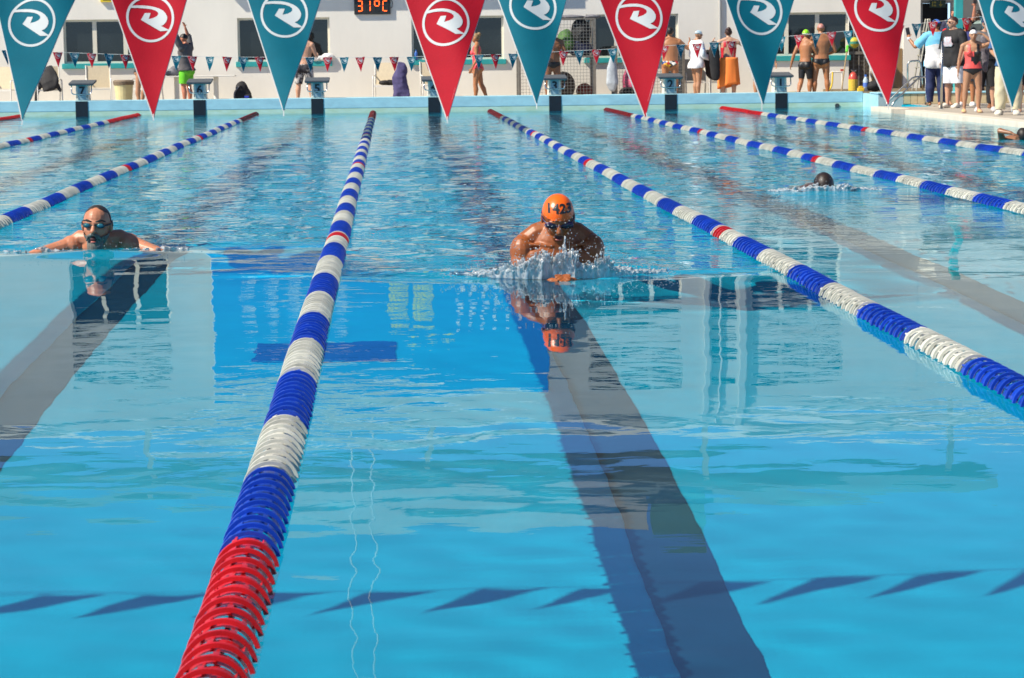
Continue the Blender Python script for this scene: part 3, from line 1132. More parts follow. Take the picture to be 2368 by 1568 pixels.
po = thing('teal_column', 'teal painted square column rising behind the crowd', 'column', (pp.x, 52, SIDE_Z))
MB().box(-.085, .085, -.085, .085, 0, 3.6).build('shaft', M_teal, po, bevel=.01)
MB().box(-.14, .14, -.14, .14, 0, .02).build('foot_plate', M_teal, po)
# wooden step ladder / umpire ladder leaning by the doorway
sl = thing('step_ladder', 'grey folding step ladder standing open by the dark doorway', 'ladder', (at(2143, 200, 54.5).x, 54.5, PARA_Z - .03))
M_lad = mat('ladder_grey', (.42, .40, .33), .5, metal=.4)
for s in (-1, 1):
    MB().tube([(-.30, s * .22, 0), (-.02, s * .13, 1.62)], [.02, .02], 6, (1, 0, 0)).build('stile', M_lad, sl)
    MB().tube([(.30, s * .22, 0), (.02, s * .13, 1.62)], [.016, .016], 6, (1, 0, 0)).build('stile', M_lad, sl)
for k in range(1, 6):
    t = k / 6
    w = .22 - .09 * t
    MB().box(-.30 + .28 * t - .04, -.30 + .28 * t + .04, -w, w, 1.62 * t - .012, 1.62 * t + .012).build('step', M_lad, sl)

# ------------------------------------------------------------------ furniture on the far deck
M_cf = mat('chair_frame', (.70, .69, .64), .4)
M_sling = mat('chair_sling', (.62, .53, .37), .75, vary=.1, scale=30, bump=.2, bscale=180)


def garden_chair(lab, px, Y, rz, w=.56):
    p = at(px, 190, Y)
    o = thing('garden_chair', lab, 'chair', (p.x, Y, DECK_Z), rz, group='garden chairs along the white wall')
    h = w / 2
    for s in (-1, 1):
        MB().pipe([(s * h, -.27, 0), (s * h, -.25, .64), (s * h, .24, .66)], .016, 6, .06).build('arm_frame', M_cf, o)
        MB().pipe([(s * h, .30, 0), (s * h, .2, .42), (s * h, .33, .97)], .016, 6, .1).build('back_leg', M_cf, o)
    MB().box(-h + .01, h - .01, -.26, -.235, .40, .43).build('front_rail', M_cf, o)
    MB().box(-h + .012, h - .012, -.235, .2, .415, .43).build('seat', M_sling, o)
    k = MB()
    k.add([(-h + .015, .21, .45), (h - .015, .21, .45), (h - .015, .335, .96), (-h + .015, .335, .96), (-h + .015, .225, .45), (h - .015, .225, .45), (h - .015, .35, .96), (-h + .015, .35, .96)],
          [(0, 1, 2, 3), (7, 6, 5, 4), (0, 4, 5, 1), (1, 5, 6, 2), (2, 6, 7, 3), (3, 7, 4, 0)])
    k.build('backrest', M_sling, o)
    return o


garden_chair('cream garden chair partly cut by the left picture edge', 6, 56.6, R(-10))
garden_chair('cream garden chair holding a dark jacket behind the leftmost pennant', 112, 56.4, R(14))
garden_chair('cream garden chair beside the cream bin near the first window', 228, 56.9, R(8))
garden_chair('cream garden chair mostly hidden behind the leftmost red pennant', 340, 56.6, R(-20))
garden_chair('cream garden chair with a purple towel hung on its arm', 892, 56.8, R(-6))
garden_chair('cream garden chair behind the block marked four', 1002, 56.8, R(5))
garden_chair('pale garden chair beside person in white hooded top', 1608, 56.8, R(4))
garden_chair('pale garden chair behind woman in the orange towel', 1668, 57.0, R(-3))
M_tab = mat('table_white', (.66, .65, .60), .5)


def table(lab, px, Y, w):
    p = at(px, 180, Y)
    o = thing('cafe_table', lab, 'table', (p.x, Y, DECK_Z), group='white pedestal tables')
    MB().box(-w / 2, w / 2, -.35, .35, .675, .705).build('tabletop', M_tab, o, bevel=.008)
    MB().tube([(0, 0, .03), (0, 0, .674)], [.06, .06], 12, caps=False).build('pedestal', M_tab, o)
    MB().box(-.28, .28, -.28, .28, 0, .03).build('base', M_tab, o, bevel=.008)


table('white pedestal table carrying grey clothes left of man in green shorts', 408, 57.0, .62)
table('white pedestal table right of man in green shorts, empty top', 499, 57.1, .92)


def blob(name, parts, m, lab=None, cat=None, loc=(0, 0, 0), rz=0, vox=.02, disp=.25, grp=None, parent=None, seed=1, smooth=3):
    """soft lumpy thing (bag, towel, clothes): union of balls and tubes remeshed, then wrinkled"""
    q = MB()
    for p in parts:
        if p[0] == 'b':
            q.ball(p[1], p[2], nu=12, nv=8)
        else:
            q.tube(p[1], p[2], 10, p[3] if len(p) > 3 else (0, 1, 0))
    me = evaluated(q.mesh(), [('REMESH', dict(mode='VOXEL', voxel_size=vox)), ('SMOOTH', dict(factor=.6, iterations=smooth))])
    n = len(me.vertices)
    co = np.empty(n * 3)
    me.vertices.foreach_get('co', co)
    co = co.reshape(-1, 3)
    r2 = np.random.default_rng(seed)
    d = np.zeros((n, 3))
    for i in range(8):
        kv = r2.normal(0, 16, 3)
        d += r2.normal(0, 1, 3)[None] * np.sin(co @ kv + r2.uniform(0, 6))[:, None]
    co += d * .0045 * disp * 4 * .5
    me.vertices.foreach_set('co', co.ravel())
    o = link(name, me, m, parent, loc, (0, 0, rz), smooth=True)
    if lab:
        tag(o, lab, cat, grp)
    return o


M_blackcloth = mat('black_cloth', (.016, .016, .018), .8, vary=.4, scale=12)
M_purple = mat('purple_towel', (.075, .065, .17), .9, vary=.3, scale=14, bump=.4, bscale=120)
M_grey = mat('grey_cloth', (.17, .17, .19), .85, vary=.4, scale=14)
M_navy = mat('navy_cloth', (.012, .018, .06), .8, vary=.3, scale=12)
M_bluebag = mat('blue_bag', (.02, .10, .35), .6, vary=.4, scale=10)
M_greenbag = mat('green_bag', (.06, .16, .03), .7, vary=.5, scale=10)
M_pinkbag = mat('pink_bag', (.72, .12, .24), .7, vary=.35, scale=12)
M_olive = mat('yellow_thing', (.42, .40, .05), .6, vary=.3, scale=9)
M_whcloth = mat('white_cloth', (.74, .73, .70), .85, vary=.12, scale=14)


def on(px, py, Y):
    return at(px, py, Y)


p = on(112, 200, 56.35)
blob('jacket', [('t', [(-.05, .1, .93), (0, -.05, .78), (.05, -.2, .58), (.1, -.26, .45)], [(.14, .05), (.22, .07), (.24, .08), (.2, .06)]), ('t', [(.1, -.1, .6), (.24, -.2, .5), (.32, -.25, .4)], [(.06, .05), (.05, .045), (.04, .035)]), ('t', [(-.16, -.1, .7), (-.24, -.2, .4), (-.25, -.22, .12)], [(.08, .05), (.06, .045), (.045, .035)])],
     M_blackcloth, 'dark jacket heaped over the garden chair behind the leftmost pennant', 'jacket', (p.x, 56.35, DECK_Z), seed=2, disp=.6)
p = on(920, 200, 56.7)
blob('towel', [('t', [(0, 0, .93), (-.02, -.05, .62), (.02, -.1, .2), (.02, -.1, .08)], [(.07, .05), (.17, .07), (.21, .08), (.22, .06)]), ('b', (.03, 0, .78), (.14, .07, .2))], M_purple,
     'dark purple towel draped over the arm of a garden chair', 'towel', (p.x + .06, 56.45, DECK_Z), seed=3, disp=.8)
blob('clothes_heap', [('b', (0, 0, .05), (.14, .12, .06)), ('b', (.14, .03, .05), (.12, .1, .07))], M_blackcloth, 'small black clothes heap on the seat of the towel chair', 'clothes', (p.x - .32, 56.75, DECK_Z + .44), seed=4, vox=.014)
p = on(398, 170, 57)
blob('folded_clothes', [('b', (0, 0, .07), (.2, .14, .09)), ('b', (.05, 0, .14), (.1, .1, .1))], M_grey, 'grey clothes heaped on the table by man in green shorts', 'clothes', (p.x, 57, DECK_Z + .705), seed=5, vox=.014)
# bin
p = on(286, 200, 55.6)
bn = thing('waste_bin', 'cream waste bin with brown liner behind block seven', 'bin', (p.x, 55.6, DECK_Z))
MB().tube([(0, 0, 0), (0, 0, .6)], [.17, .225], 20, caps=False).build('bucket', mat('bin_cream', (.62, .56, .30), .5, vary=.12, scale=6), bn, smooth=False)
MB().tube([(0, 0, .52), (0, 0, .60), (0, 0, .635)], [.232, .245, .205], 20, caps=False).build('liner', mat('liner_brown', (.20, .15, .10), .6, vary=.4, scale=25, bump=.5, bscale=50), bn)
# backpack
p = on(561, 215, 55.6)
bp = blob('backpack', [('b', (0, 0, .22), (.22, .15, .22)), ('b', (-.02, 0, .42), (.14, .12, .16)), ('b', (.08, -.1, .16), (.15, .1, .13))], M_blackcloth, 'black backpack on the deck under the second table', 'backpack', (p.x, 55.6, DECK_Z), seed=6)
MB().box(.05, .15, -.215, -.20, .2, .24).build('badge', mat('badge_blue', (.02, .05, .5), .5), bp)
MB().pipe([(-.16, -.1, .12), (-.2, -.14, .3), (-.08, -.1, .46)], .018, 6, .1).build('strap', M_grey, bp)

# wire cage with kit bags
M_wire = mat('cage_wire', (.30, .29, .26), .5, metal=.4, vary=.2, scale=30)


def cage(lab, px0, px1, ytop, Y, shelf=None, depth=.9):
    a, b = at(px0, ytop, Y), at(px1, ytop, Y)
    w, h = b.x - a.x, a.z - DECK_Z
    o = thing('wire_cage', lab, 'cage', (a.x, Y, DECK_Z), group='wire cages against the wall')
    t = .028
    for x, y in ((0, 0), (w, 0), (0, depth), (w, depth)):
        MB().box(x - t, x + t, y - t, y + t, 0, h).build('post', M_bars, o)
    for z in (.06, h) + ((shelf,) if shelf else ()):
        q = MB()
        for y in (0, depth):
            q.box(t, w - t, y - .018, y + .018, z - .018, z + .018)
        for x in (0, w):
            q.box(x - .018, x + .018, t, depth - t, z - .018, z + .018)
        q.build('rail', M_bars, o)
    if shelf:
        MB().box(t, w - t, .02, depth - .02, shelf + .018, shelf + .03).build('shelf', M_bars, o)
    q = MB()
    st = .075
    r_ = .0035
    for i in range(1, int(w / st)):
        q.box(i * st - r_, i * st + r_, -r_, r_, .08, h - .02)
    for k in range(1, int(h / st)):
        q.box(t, w - t, -r_ * 2.2, -r_ * .9, k * st - r_, k * st + r_)
    for i in range(1, int(depth / st)):
        for x in (0, w):
            q.box(x - r_, x + r_, i * st - r_, i * st + r_, .08, h - .02)
    tag(q.build('wire_mesh', M_wire, o), kind='stuff')
    return o, w, h


c1, w1, h1 = cage('tall rusty wire cage stuffed with kit bags behind block three', 1200, 1374, 45, 56.4, 1.05)
x0 = c1.location.x
bags = [('dark blue kit bag at left of the cage shelf', M_navy, .55, 1.28, .26, .3), ('bright blue kit bag low on the cage shelf', M_bluebag, .92, 1.22, .2, .2), ('green kit bag in the middle of the cage shelf', M_greenbag, 1.12, 1.4, .22, .3),
        ('black kit bag leaning at top right of the cage shelf', M_blackcloth, 1.48, 1.62, .24, .34), ('navy drawstring bag at lower right of the cage shelf', M_navy, 1.45, 1.25, .3, .22), ('teal blue kit bag at the far left of the cage shelf', M_bluebag, .25, 1.3, .22, .26)]
for i, (lab, m, bx, bz, rx, rz_) in enumerate(bags):
    blob('kit_bag', [('b', (0, 0, 0), (rx, .26, rz_)), ('b', (.06, -.1, -.06), (rx * .7, .2, rz_ * .6))], m, lab, 'bag', (x0 + bx, 56.4 + .42, DECK_Z + bz - .0), rz=rnd.uniform(-.4, .4), seed=20 + i, vox=.028, grp='bags in the tall cage')
for i, (lab, m, bx, rx, rz_) in enumerate([('dark brown bag on the floor of the tall cage', mat('brown_bag', (.05, .03, .025), .8, vary=.4, scale=9), 1.05, .3, .34), ('red ball bag on the floor of the tall cage', mat('red_bag', (.20, .02, .015), .7, vary=.4, scale=9), 1.56, .2, .2),
                                          ('yellow green kickboard heap low in the tall cage', M_olive, 1.42, .22, .07)]):
    blob('kit_bag', [('b', (0, 0, rz_), (rx, .2, rz_))], m, lab, 'bag', (x0 + bx, 56.4 + (.5, .55, .25)[i], DECK_Z + .03), seed=40 + i, vox=.028, grp='bags in the tall cage')
blob('cap_heap', [('b', (0, 0, .03), (.32, .2, .05)), ('b', (.5, 0, .03), (.2, .2, .05))], M_grey, 'dark folded cover lying on top of the tall cage', 'cover', (x0 + 1.25, 56.7, DECK_Z + h1 + .02), seed=48, vox=.02)
c2, w2, h2 = cage('low grey wire cage with a pink bag behind block two', 1424, 1580, 108, 56.4)
MB().box(w2 - .34, w2 + .0, .03, .8, .1, h2 - .03).build('side_panel', mat('cage_panel', (.08, .085, .09), .6), c2)
x0 = c2.location.x
pk = blob('pink_backpack', [('b', (0, 0, .42), (.24, .2, .38)), ('b', (.25, 0, .34), (.26, .2, .32)), ('b', (.1, -.14, .4), (.2, .14, .2))], M_pinkbag, 'bright pink patterned backpack inside the low wire cage', 'backpack', (x0 + .42, 56.86, DECK_Z + .03), seed=50)
blob('kit_bag', [('b', (0, 0, .16), (.24, .16, .15))], M_blackcloth, 'black bag under the pink backpack in the low cage', 'bag', (x0 + .3, 56.6, DECK_Z + .02), seed=51)
p = on(1416, 170, 56.2)
blob('carrier_bag', [('t', [(0, 0, 1.02), (0, 0, .8), (0, 0, .42), (0, 0, .28)], [(.05, .03), (.12, .07), (.15, .1), (.09, .07)])], mat('pale_plastic', (.42, .47, .52), .4, vary=.2, scale=12), 'pale plastic carrier bag hanging between the two wire cages', 'bag', (p.x, 56.3, DECK_Z), seed=52)
p = on(748, 130, 57.95)
blob('towel', [('b', (0, 0, .06), (.2, .08, .07)), ('b', (.1, 0, .1), (.16, .08, .09)), ('b', (-.2, 0, .04), (.14, .08, .05))], M_whcloth, 'crumpled white towel on the sill of the second window', 'towel', (p.x, 57.97, WZ0 + .005), seed=53, vox=.014)
p = on(962, 128, 57.95)
M_bot = mat('bottle_blue', (.05, .14, .45), .25)


def bottle(lab, p, h, r, m, capm):
    o = thing('water_bottle', lab, 'bottle', p)
    MB().tube([(0, 0, 0), (0, 0, h * .68), (0, 0, h * .82), (0, 0, h * .88)], [r, r, r * .5, r * .42], 14, caps=False).build('body', m, o, smooth=True)
    MB().tube([(0, 0, h * .882), (0, 0, h)], [r * .5, r * .5], 12, caps=False).build('cap', capm, o)
    return o


bottle('blue drinking bottle on the sill of the third window', (p.x, 57.97, WZ0 + .005), .24, .04, M_bot, M_bluebag)
M_clear = mat('clear_bottle', (.42, .50, .56), .15)
p = on(2000, 214, 53.35)
wbo = bottle('clear water bottle with blue cap on the pool edge', (p.x, 53.3, PARA_Z + .001), .37, .06, M_clear, M_bot)
MB().tube([(0, 0, .1), (0, 0, .19)], [.0615, .0615], 14, caps=False).build('label_band', mat('label_blue', (.08, .16, .50), .5), wbo)
p = on(2019, 212, 53.4)
blob('sports_bag', [('t', [(-.17, 0, .1), (.17, 0, .1)], [(.1, .1), (.1, .1)], (0, 0, 1)), ('b', (0, 0, .11), (.2, .13, .12))], M_blackcloth, 'small black sports bag lying on the pool edge', 'bag', (p.x, 53.32, PARA_Z + .002), seed=55, vox=.016)
p = on(1988.5, 212, 53.35)
yd = thing('sponge_block', 'small yellow sponge block on the edge beside the water bottle', 'sponge', (p.x, 53.3, PARA_Z))
MB().box(-.07, .07, -.05, .05, .001, .075).box(-.045, .045, -.03, .03, .0752, .115).build('block', mat('sponge_yellow', (.78, .48, .03), .7), yd, bevel=.01)
# fire extinguisher
p = on(1972, 200, 55.3)
fe = thing('fire_extinguisher', 'red fire extinguisher with yellow label beside the barred door', 'extinguisher', (p.x, 55.3, DECK_Z))
MB().tube([(0, 0, 0), (0, 0, .5), (0, 0, .58), (0, 0, .62)], [.11, .11, .07, .04], 18, caps=False).build('cylinder', mat('extinguisher_red', (.52, .07, .05), .35), fe, smooth=True)
MB().tube([(0, 0, .16), (0, 0, .46)], [.1112, .1112], 18, caps=False).build('label_band', mat('label_yellow', (.70, .50, .06), .5, vary=.25, scale=25), fe)
MB().pipe([(-.05, 0, .68), (0, 0, .63), (.07, 0, .66)], .014, 6, .02).build('valve', M_steel, fe)
# hose coil
p = on(1880, 205, 54.8)
hq = MB()
for k in range(9):
    r_ = .28 + .035 * (k % 5) + .01 * rnd.random()
    hq.pipe([(1.7 * r_ * math.cos(t) * 1.25, r_ * math.sin(t), .03 + .033 * (k // 2) + .01 * math.sin(3 * t + k)) for t in np.linspace(0, 6.2, 26)], .022, 6, .05)
tag(hq.build('hose_coil', mat('hose_yellow', (.72, .50, .03), .5), None, (p.x, 54.8, DECK_Z)), 'yellow garden hose coiled on the deck behind the two men', 'hose')
# hose trolley
p = on(1934, 200, 56.8)
ht = thing('hose_trolley', 'white tubular hose trolley with red valve near the hose', 'trolley', (p.x, 56.8, DECK_Z))
MB().pipe([(-.16, 0, 0), (-.16, 0, .62), (.13, 0, .62), (.13, 0, 0)], .018, 8, .06).build('frame', M_cf, ht)
MB().pipe([(-.1, -.03, .62), (-.12, -.06, .3), (-.3, -.1, .02)], .02, 8, .1).build('hose', MATS['hose_yellow'], ht)
MB().box(.09, .16, -.03, .03, .64, .69).build('valve', MATS['extinguisher_red'], ht)
# pole with green grip leaning
a, b = on(1945, 212, 55.5), on(1959, 107, 57.8)
pl = thing('pool_brush', 'long cleaning pole with green grip leaning on the wall', 'pole', a)
d = b - a
MB().pipe([(0, 0, 0), d * .55, d * .86], .016, 8).build('pole', mat('pole_wood', (.30, .22, .12), .6), pl)
MB().pipe([d * .861, d], .034, 8).build('grip', mat('grip_green', (.12, .62, .06), .5), pl)
# balls behind the bars
for lab, px, py in (('yellow and green ball hung by the barred door, lower', 1974, 99), ('yellow and green ball near the red pennant edge, higher', 2003, 93)):
    p = on(px, py, 57.6)
    bo = thing('water_polo_ball', lab, 'ball', p, group='balls by the barred door')
    MB().ball((0, 0, 0), .135, nu=20, nv=12).build('shell', mat('ball_yellow', (.55, .45, .04), .6, vary=.2, scale=12), bo, smooth=True)
    for rr in (0, R(90)):
        MB().tube([(0, -.03, 0), (0, .03, 0)], [.1365, .1365], 24, (0, 0, 1), caps=False).build('stripe', mat('ball_green', (.05, .25, .16), .6), bo, None, (rr, 0, rr * .5 + .4))
    MB().pipe([(0, 0, .13), (0, .12, .4), (0, .3, .45)], .006, 5, .03).build('cord', M_wire, bo)

# ------------------------------------------------------------------ people
def skin(name, c):
    return mat('skin_' + name, c, .42, vary=.12, scale=7, sss=.15, spec=.45)


SK = {'tan': skin('tan', (.40, .17, .075)), 'fair': skin('fair', (.52, .29, .19)), 'brown': skin('brown', (.24, .105, .05)), 'dark': skin('dark', (.07, .032, .018)), 'olive': skin('olive', (.42, .22, .125)), 'red': skin('red', (.50, .20, .12))}
M_hair = mat('hair_dark', (.012, .009, .008), .55, vary=.4, scale=40)
M_hairb = mat('hair_brown', (.05, .018, .012), .5, vary=.4, scale=40)
M_hairl = mat('hair_fair', (.28, .17, .07), .55, vary=.4, scale=40)
M_hairg = mat('hair_grey', (.20, .19, .17), .6, vary=.4, scale=60)
M_eye = mat('eye_dark', (.015, .012, .012), .2)
M_mouth = mat('mouth', (.22, .05, .05), .5)
M_shade = mat('sunglasses', (.015, .012, .012), .08)


def cl(name, c, rough=.8, **k):
    return mat('cloth_' + name, c, rough, vary=k.pop('vary', .15), scale=k.pop('scale', 9), bump=.15, bscale=150, **k)


def rotx(p, c, a):
    y, z = p[1] - c[1], p[2] - c[2]
    return Vector((p[0], c[1] + y * math.cos(a) + z * math.sin(a), c[2] - y * math.sin(a) + z * math.cos(a)))


def head_shape(q, c, M, s, nose=True):
    """head of half height s round centre c; M turns head axes (x right, y forward, z up)"""
    def w(v):
        return c + M @ (Vector(v) * s)
    q.ball(w((0, -.08, .2)), (.68 * s, .86 * s, .80 * s), M, 18, 12)
    q.ball(w((0, .16, -.22)), (.58 * s, .64 * s, .66 * s), M, 16, 10)
    q.ball(w((0, .44, -.70)), (.33 * s, .27 * s, .24 * s), M, 12, 8)
    q.ball(w((.36, .40, -.18)), (.22 * s, .22 * s, .22 * s), M, 10, 7)
    q.ball(w((-.36, .40, -.18)), (.22 * s, .22 * s, .22 * s), M, 10, 7)
    q.tube([w((0, .74, .12)), w((0, .88, -.10)), w((0, .95, -.22))], [.09 * s, .12 * s, .15 * s], 8, tuple(M @ Vector((0, 1, 0))))
    q.ball(w((0, .68, .20)), (.50 * s, .16 * s, .12 * s), M, 12, 7)
    q.ball(w((0, .76, -.50)), (.22 * s, .10 * s, .09 * s), M, 10, 7)
    for e in (-1, 1):
        q.ball(w((e * .70, -.04, -.05)), (.09 * s, .2 * s, .28 * s), M, 10, 7)


def hand_shape(q, w, d, nrm, s, curl=.5, side=1):
    """palm, four unequal bent fingers and a thumb, from wrist w along d; nrm points out of the palm"""
    d = d.normalized()
    nrm = (nrm - d * nrm.dot(d)).normalized()
    x = d.cross(nrm) * side
    pal = w + d * .055 * s
    Mx = Matrix((x, nrm, d)).transposed()
    q.ball(pal, (.042 * s, .017 * s, .056 * s), Mx, 12, 8)
    for k, (o, L) in enumerate(((-.031, .062), (-.0105, .073), (.0105, .068), (.031, .052))):
        b = w + d * .085 * s + x * o * s
        m = b + (d * math.cos(curl * .5) + nrm * math.sin(curl * .5)) * L * .55 * s
        t = m + (d * math.cos(curl * 1.4) + nrm * math.sin(curl * 1.4)) * L * .5 * s
        q.tube([b, m, t], [.0088 * s, .0082 * s, .0068 * s], 7, tuple(nrm))
    b = w + d * .03 * s - x * .032 * s
    m = b + (d * .6 - x * .75 + nrm * .25).normalized() * .04 * s
    t = m + (d * .9 - x * .2 + nrm * .35).normalized() * .035 * s
    q.tube([b, m, t], [.013 * s, .0105 * s, .0085 * s], 7, tuple(nrm))


class Fig:
    """one continuous body from joints; clothes are grown from its own surface"""

    def __init__(s, H, arms=None, legs=None, lean=0, yawh=0, pith=0, wid=1.0, female=False, belly=0, vox=.0125, headtilt=0, arms_bent=True):
        s.H = H
        q = MB()
        hip = Vector((0, 0, .5))

        def T(p):
            return rotx(Vector(p), hip, lean)
        w = wid
        f = female
        tors = [((0, 0, .455), (.050 * w, .050)), ((0, -.004, .485), ((.098 if f else .088) * w, .070)), ((0, -.004, .53), ((.102 if f else .094) * w, .070 + belly * .3)),
                ((0, .002, .60), ((.078 if f else .087) * w, .058 + belly)), ((0, .004, .66), ((.080 if f else .092) * w, .060 + belly * .7)), ((0, .006, .73), ((.088 if f else .104) * w, .068)),
                ((0, .002, .785), ((.090 if f else .108) * w, .062)), ((0, -.004, .815), (.088 * w, .046)), ((0, -.006, .838), (.05 * w, .038))]
        q.tube([T(p) for p, r in tors], [r for p, r in tors], 16, (0, 1, 0))
        s.T = T
        neck0, neck1 = T((0, -.008, .825)), T((0, .004, .885))
        q.tube([neck0, neck1], [.036 * (.85 if f else 1), .033 * (.85 if f else 1)], 12, (0, 1, 0))
        for e in (-1, 1):     # glutes, trapezius, chest
            q.ball(T((e * .045 * w, -.040, .495)), (.050, .046, .052))
            q.tube([T((e * .02, -.01, .855)), T((e * .10 * w, -.004, .815))], [.028, .030], 8)
            if f:
                q.ball(T((e * .046 * w, .058, .725)), (.036, .034, .036))
            else:
                q.ball(T((e * .048 * w, .046, .745)), (.046, .026, .034))
        s.bones = [('torso', T((0, 0, .47)), T((0, 0, .80)), .09), ('neck', neck0, neck1, .035)]
        # head
        Mh = Matrix.Rotation(yawh, 3, 'Z') @ Matrix.Rotation(-(pith + lean), 3, 'X') @ Matrix.Rotation(headtilt, 3, 'Y')
        hs = .066
        hc = neck1 + Mh @ Vector((0, .008, .052))
        head_shape(q, hc, Mh, hs)
        s.hc, s.Mh, s.hs = hc, Mh, hs
        s.bones.append(('head', hc - Mh @ Vector((0, 0, .02)), hc + Mh @ Vector((0, 0, .02)), .055))
        # limbs
        arms = arms or {}
        legs = legs or {}
        s.hand = {}
        for e, nm in ((-1, 'L'), (1, 'R')):
            a = arms.get(nm, ((e * .16, .02, -1), (e * .05, .22, -1)))
            sh = T((e * .108 * w, -.004, .805))
            el = sh + Vector(a[0]).normalized() * .172
            wr = el + Vector(a[1]).normalized() * .148
            k = .88 if f else 1.0
            q.ball(sh, (.034 * k, .034 * k, .036 * k))
            q.tube([sh, sh.lerp(el, .4), sh.lerp(el, .75), el], [.031 * k, .030 * k, .026 * k, .023 * k], 10)
            q.tube([el, el.lerp(wr, .3), wr], [.023 * k, .0245 * k, (.0155 * k, .0155 * k)], 10)
            hd = Vector(a[2]).normalized() if len(a) > 2 else (wr - el).normalized()
            nr = Vector(a[3]) if len(a) > 3 else Vector((-e, .15, 0))
            hand_shape(q, wr, hd, nr, .57, .55, -e)
            s.hand[nm] = (wr, hd)
            s.bones += [('upper_arm' + nm, sh, el, .028), ('forearm' + nm, el, wr, .02), ('hand' + nm, wr + hd * .02, wr + hd * .09, .02)]
            g = legs.get(nm, ((e * .05, .02, -1), (e * .01, -.03, -1)))
            hp = Vector((e * .05 * w, 0, .505))
            kn = hp + Vector(g[0]).normalized() * .235
            an = kn + Vector(g[1]).normalized() * .225
            q.tube([hp, hp.lerp(kn, .35), hp.lerp(kn, .8), kn], [.053 * w ** .5, .051, .038, .034], 12)
            sd = (an - kn).normalized()
            q.tube([kn, kn.lerp(an, .28) + Vector((0, -.008, 0)), kn.lerp(an, .7), an], [.034, .037, .024, .0195], 12)
            fd = Vector(g[2]).normalized() if len(g) > 2 else Vector((e * .15, 1, 0)).normalized()
            hl = an + Vector((0, 0, -.022)) - fd * .022
            toe = an + fd * .095 + Vector((0, 0, -.032))
            q.tube([hl, an + fd * .03 + Vector((0, 0, -.016)), toe], [(.021, .02), (.024, .021), (.028, .010)], 10, (0, 0, 1))
            s.bones += [('thigh' + nm, hp, kn, .045), ('shin' + nm, kn, an, .03), ('foot' + nm, hl, toe, .024)]
        me = q.mesh()
        me = evaluated(me, [('REMESH', dict(mode='VOXEL', voxel_size=vox / H)), ('SMOOTH', dict(factor=.5, iterations=2))])
        s.me = me
        s._regions()

    def _regions(s):
        me = s.me
        n = len(me.vertices)
        co = np.empty(n * 3, dtype=np.float64)
        me.vertices.foreach_get('co', co)
        s.co = co.reshape(-1, 3)
        no = np.empty(n * 3, dtype=np.float64)
        me.vertex_normals.foreach_get('vector', no)
        s.no = no.reshape(-1, 3)
        D, Tt = [], []
        for nm, a, b, r in s.bones:
            a, b = np.array(a), np.array(b)
            ab = b - a
            t = (s.co - a) @ ab / (ab @ ab)
            tc = np.clip(t, 0, 1)
            d = np.linalg.norm(s.co - (a + tc[:, None] * ab), axis=1) - r
            D.append(d)
            Tt.append(t)
        D = np.array(D)
        i = D.argmin(0)
        s.t = np.array(Tt)[i, np.arange(n)]
        names = np.array([b[0] for b in s.bones])
        s.reg = names[i]
        s.is_ = lambda k: np.char.startswith(s.reg, k)
        # head-local coordinates
        c = np.array(s.hc)
        Mi = np.array(s.Mh.transposed())
        s.hl = (s.co - c) @ Mi.T / s.hs
        # un-leaned torso height
        s.z = s.co[:, 2]
        nf = len(me.polygons)
        lt = np.empty(nf, dtype=np.int32)
        me.polygons.foreach_get('loop_total', lt)
        assert (lt == 4).all()
        lv = np.empty(nf * 4, dtype=np.int32)
        me.loops.foreach_get('vertex_index', lv)
        s.fv = lv.reshape(-1, 4)

    def put(s, lab, X, Y, z0, face, skinm, group=None, name='person'):
        """face: heading in degrees, 0 looks along the lanes (away), 180 at the camera"""
        o = link(name, s.me, skinm, None, (X, Y, z0), (0, 0, R(-face)), smooth=True)
        o.scale = (s.H,) * 3
        s.o = o
        return tag(o, lab, 'person', group)

    def wear(s, name, sel, m, off=.004, lab=None, flare=None, smooth=0, rough=0):
        keep = sel[s.fv].all(1)
        if not keep.any():
            return None
        fv = s.fv[keep]
        used, inv = np.unique(fv.ravel(), return_inverse=True)
        of = off if np.isscalar(off) else off[used]
        P = s.co[used] + s.no[used] * (of[:, None] if not np.isscalar(of) else of)
        if flare is not None:
            P = P + flare[used]
        if rough:
            for k in range(6):
                kv = rng.normal(0, 45, 3)
                P = P + s.no[used] * (np.sin(P @ kv + k) * rough / 3)[:, None]
        if smooth:
            m2 = len(used)
            f2 = inv.reshape(-1, 4)
            ed = {}
            for q4 in f2.tolist():
                for a in range(4):
                    e2 = (q4[a], q4[(a + 1) % 4])
                    e2 = e2 if e2[0] < e2[1] else e2[::-1]
                    ed[e2] = ed.get(e2, 0) + 1
            pin = np.zeros(m2, dtype=bool)
            for e2, k2 in ed.items():
                if k2 == 1:
                    pin[list(e2)] = True
            P0 = P.copy()
            for _ in range(smooth):
                acc = np.zeros((m2, 3))
                cnt = np.zeros(m2)
                for a in range(4):
                    for b in ((a + 1) % 4, (a + 3) % 4):
                        np.add.at(acc, f2[:, a], P[f2[:, b]])
                        np.add.at(cnt, f2[:, a], 1)
                P = .4 * P + .6 * acc / cnt[:, None]
                P[pin] = P0[pin]
        me = bpy.data.meshes.new(name)
        me.from_pydata(P.tolist(), [], inv.reshape(-1, 4).tolist())
        me = evaluated(me, [('SOLIDIFY', dict(thickness=.0025, offset=-1))])
        o = link(name, me, m, s.o, smooth=True)
        if lab:
            o['label'] = lab
        return o

    # --- garment regions
    def briefs(s, m, name='swim_briefs', off=.004):
        sel = (s.z < .548) & (s.z > .455 + .42 * np.abs(s.co[:, 0])) & (s.is_('torso') | s.is_('thigh'))
        return s.wear(name, sel, m, off)

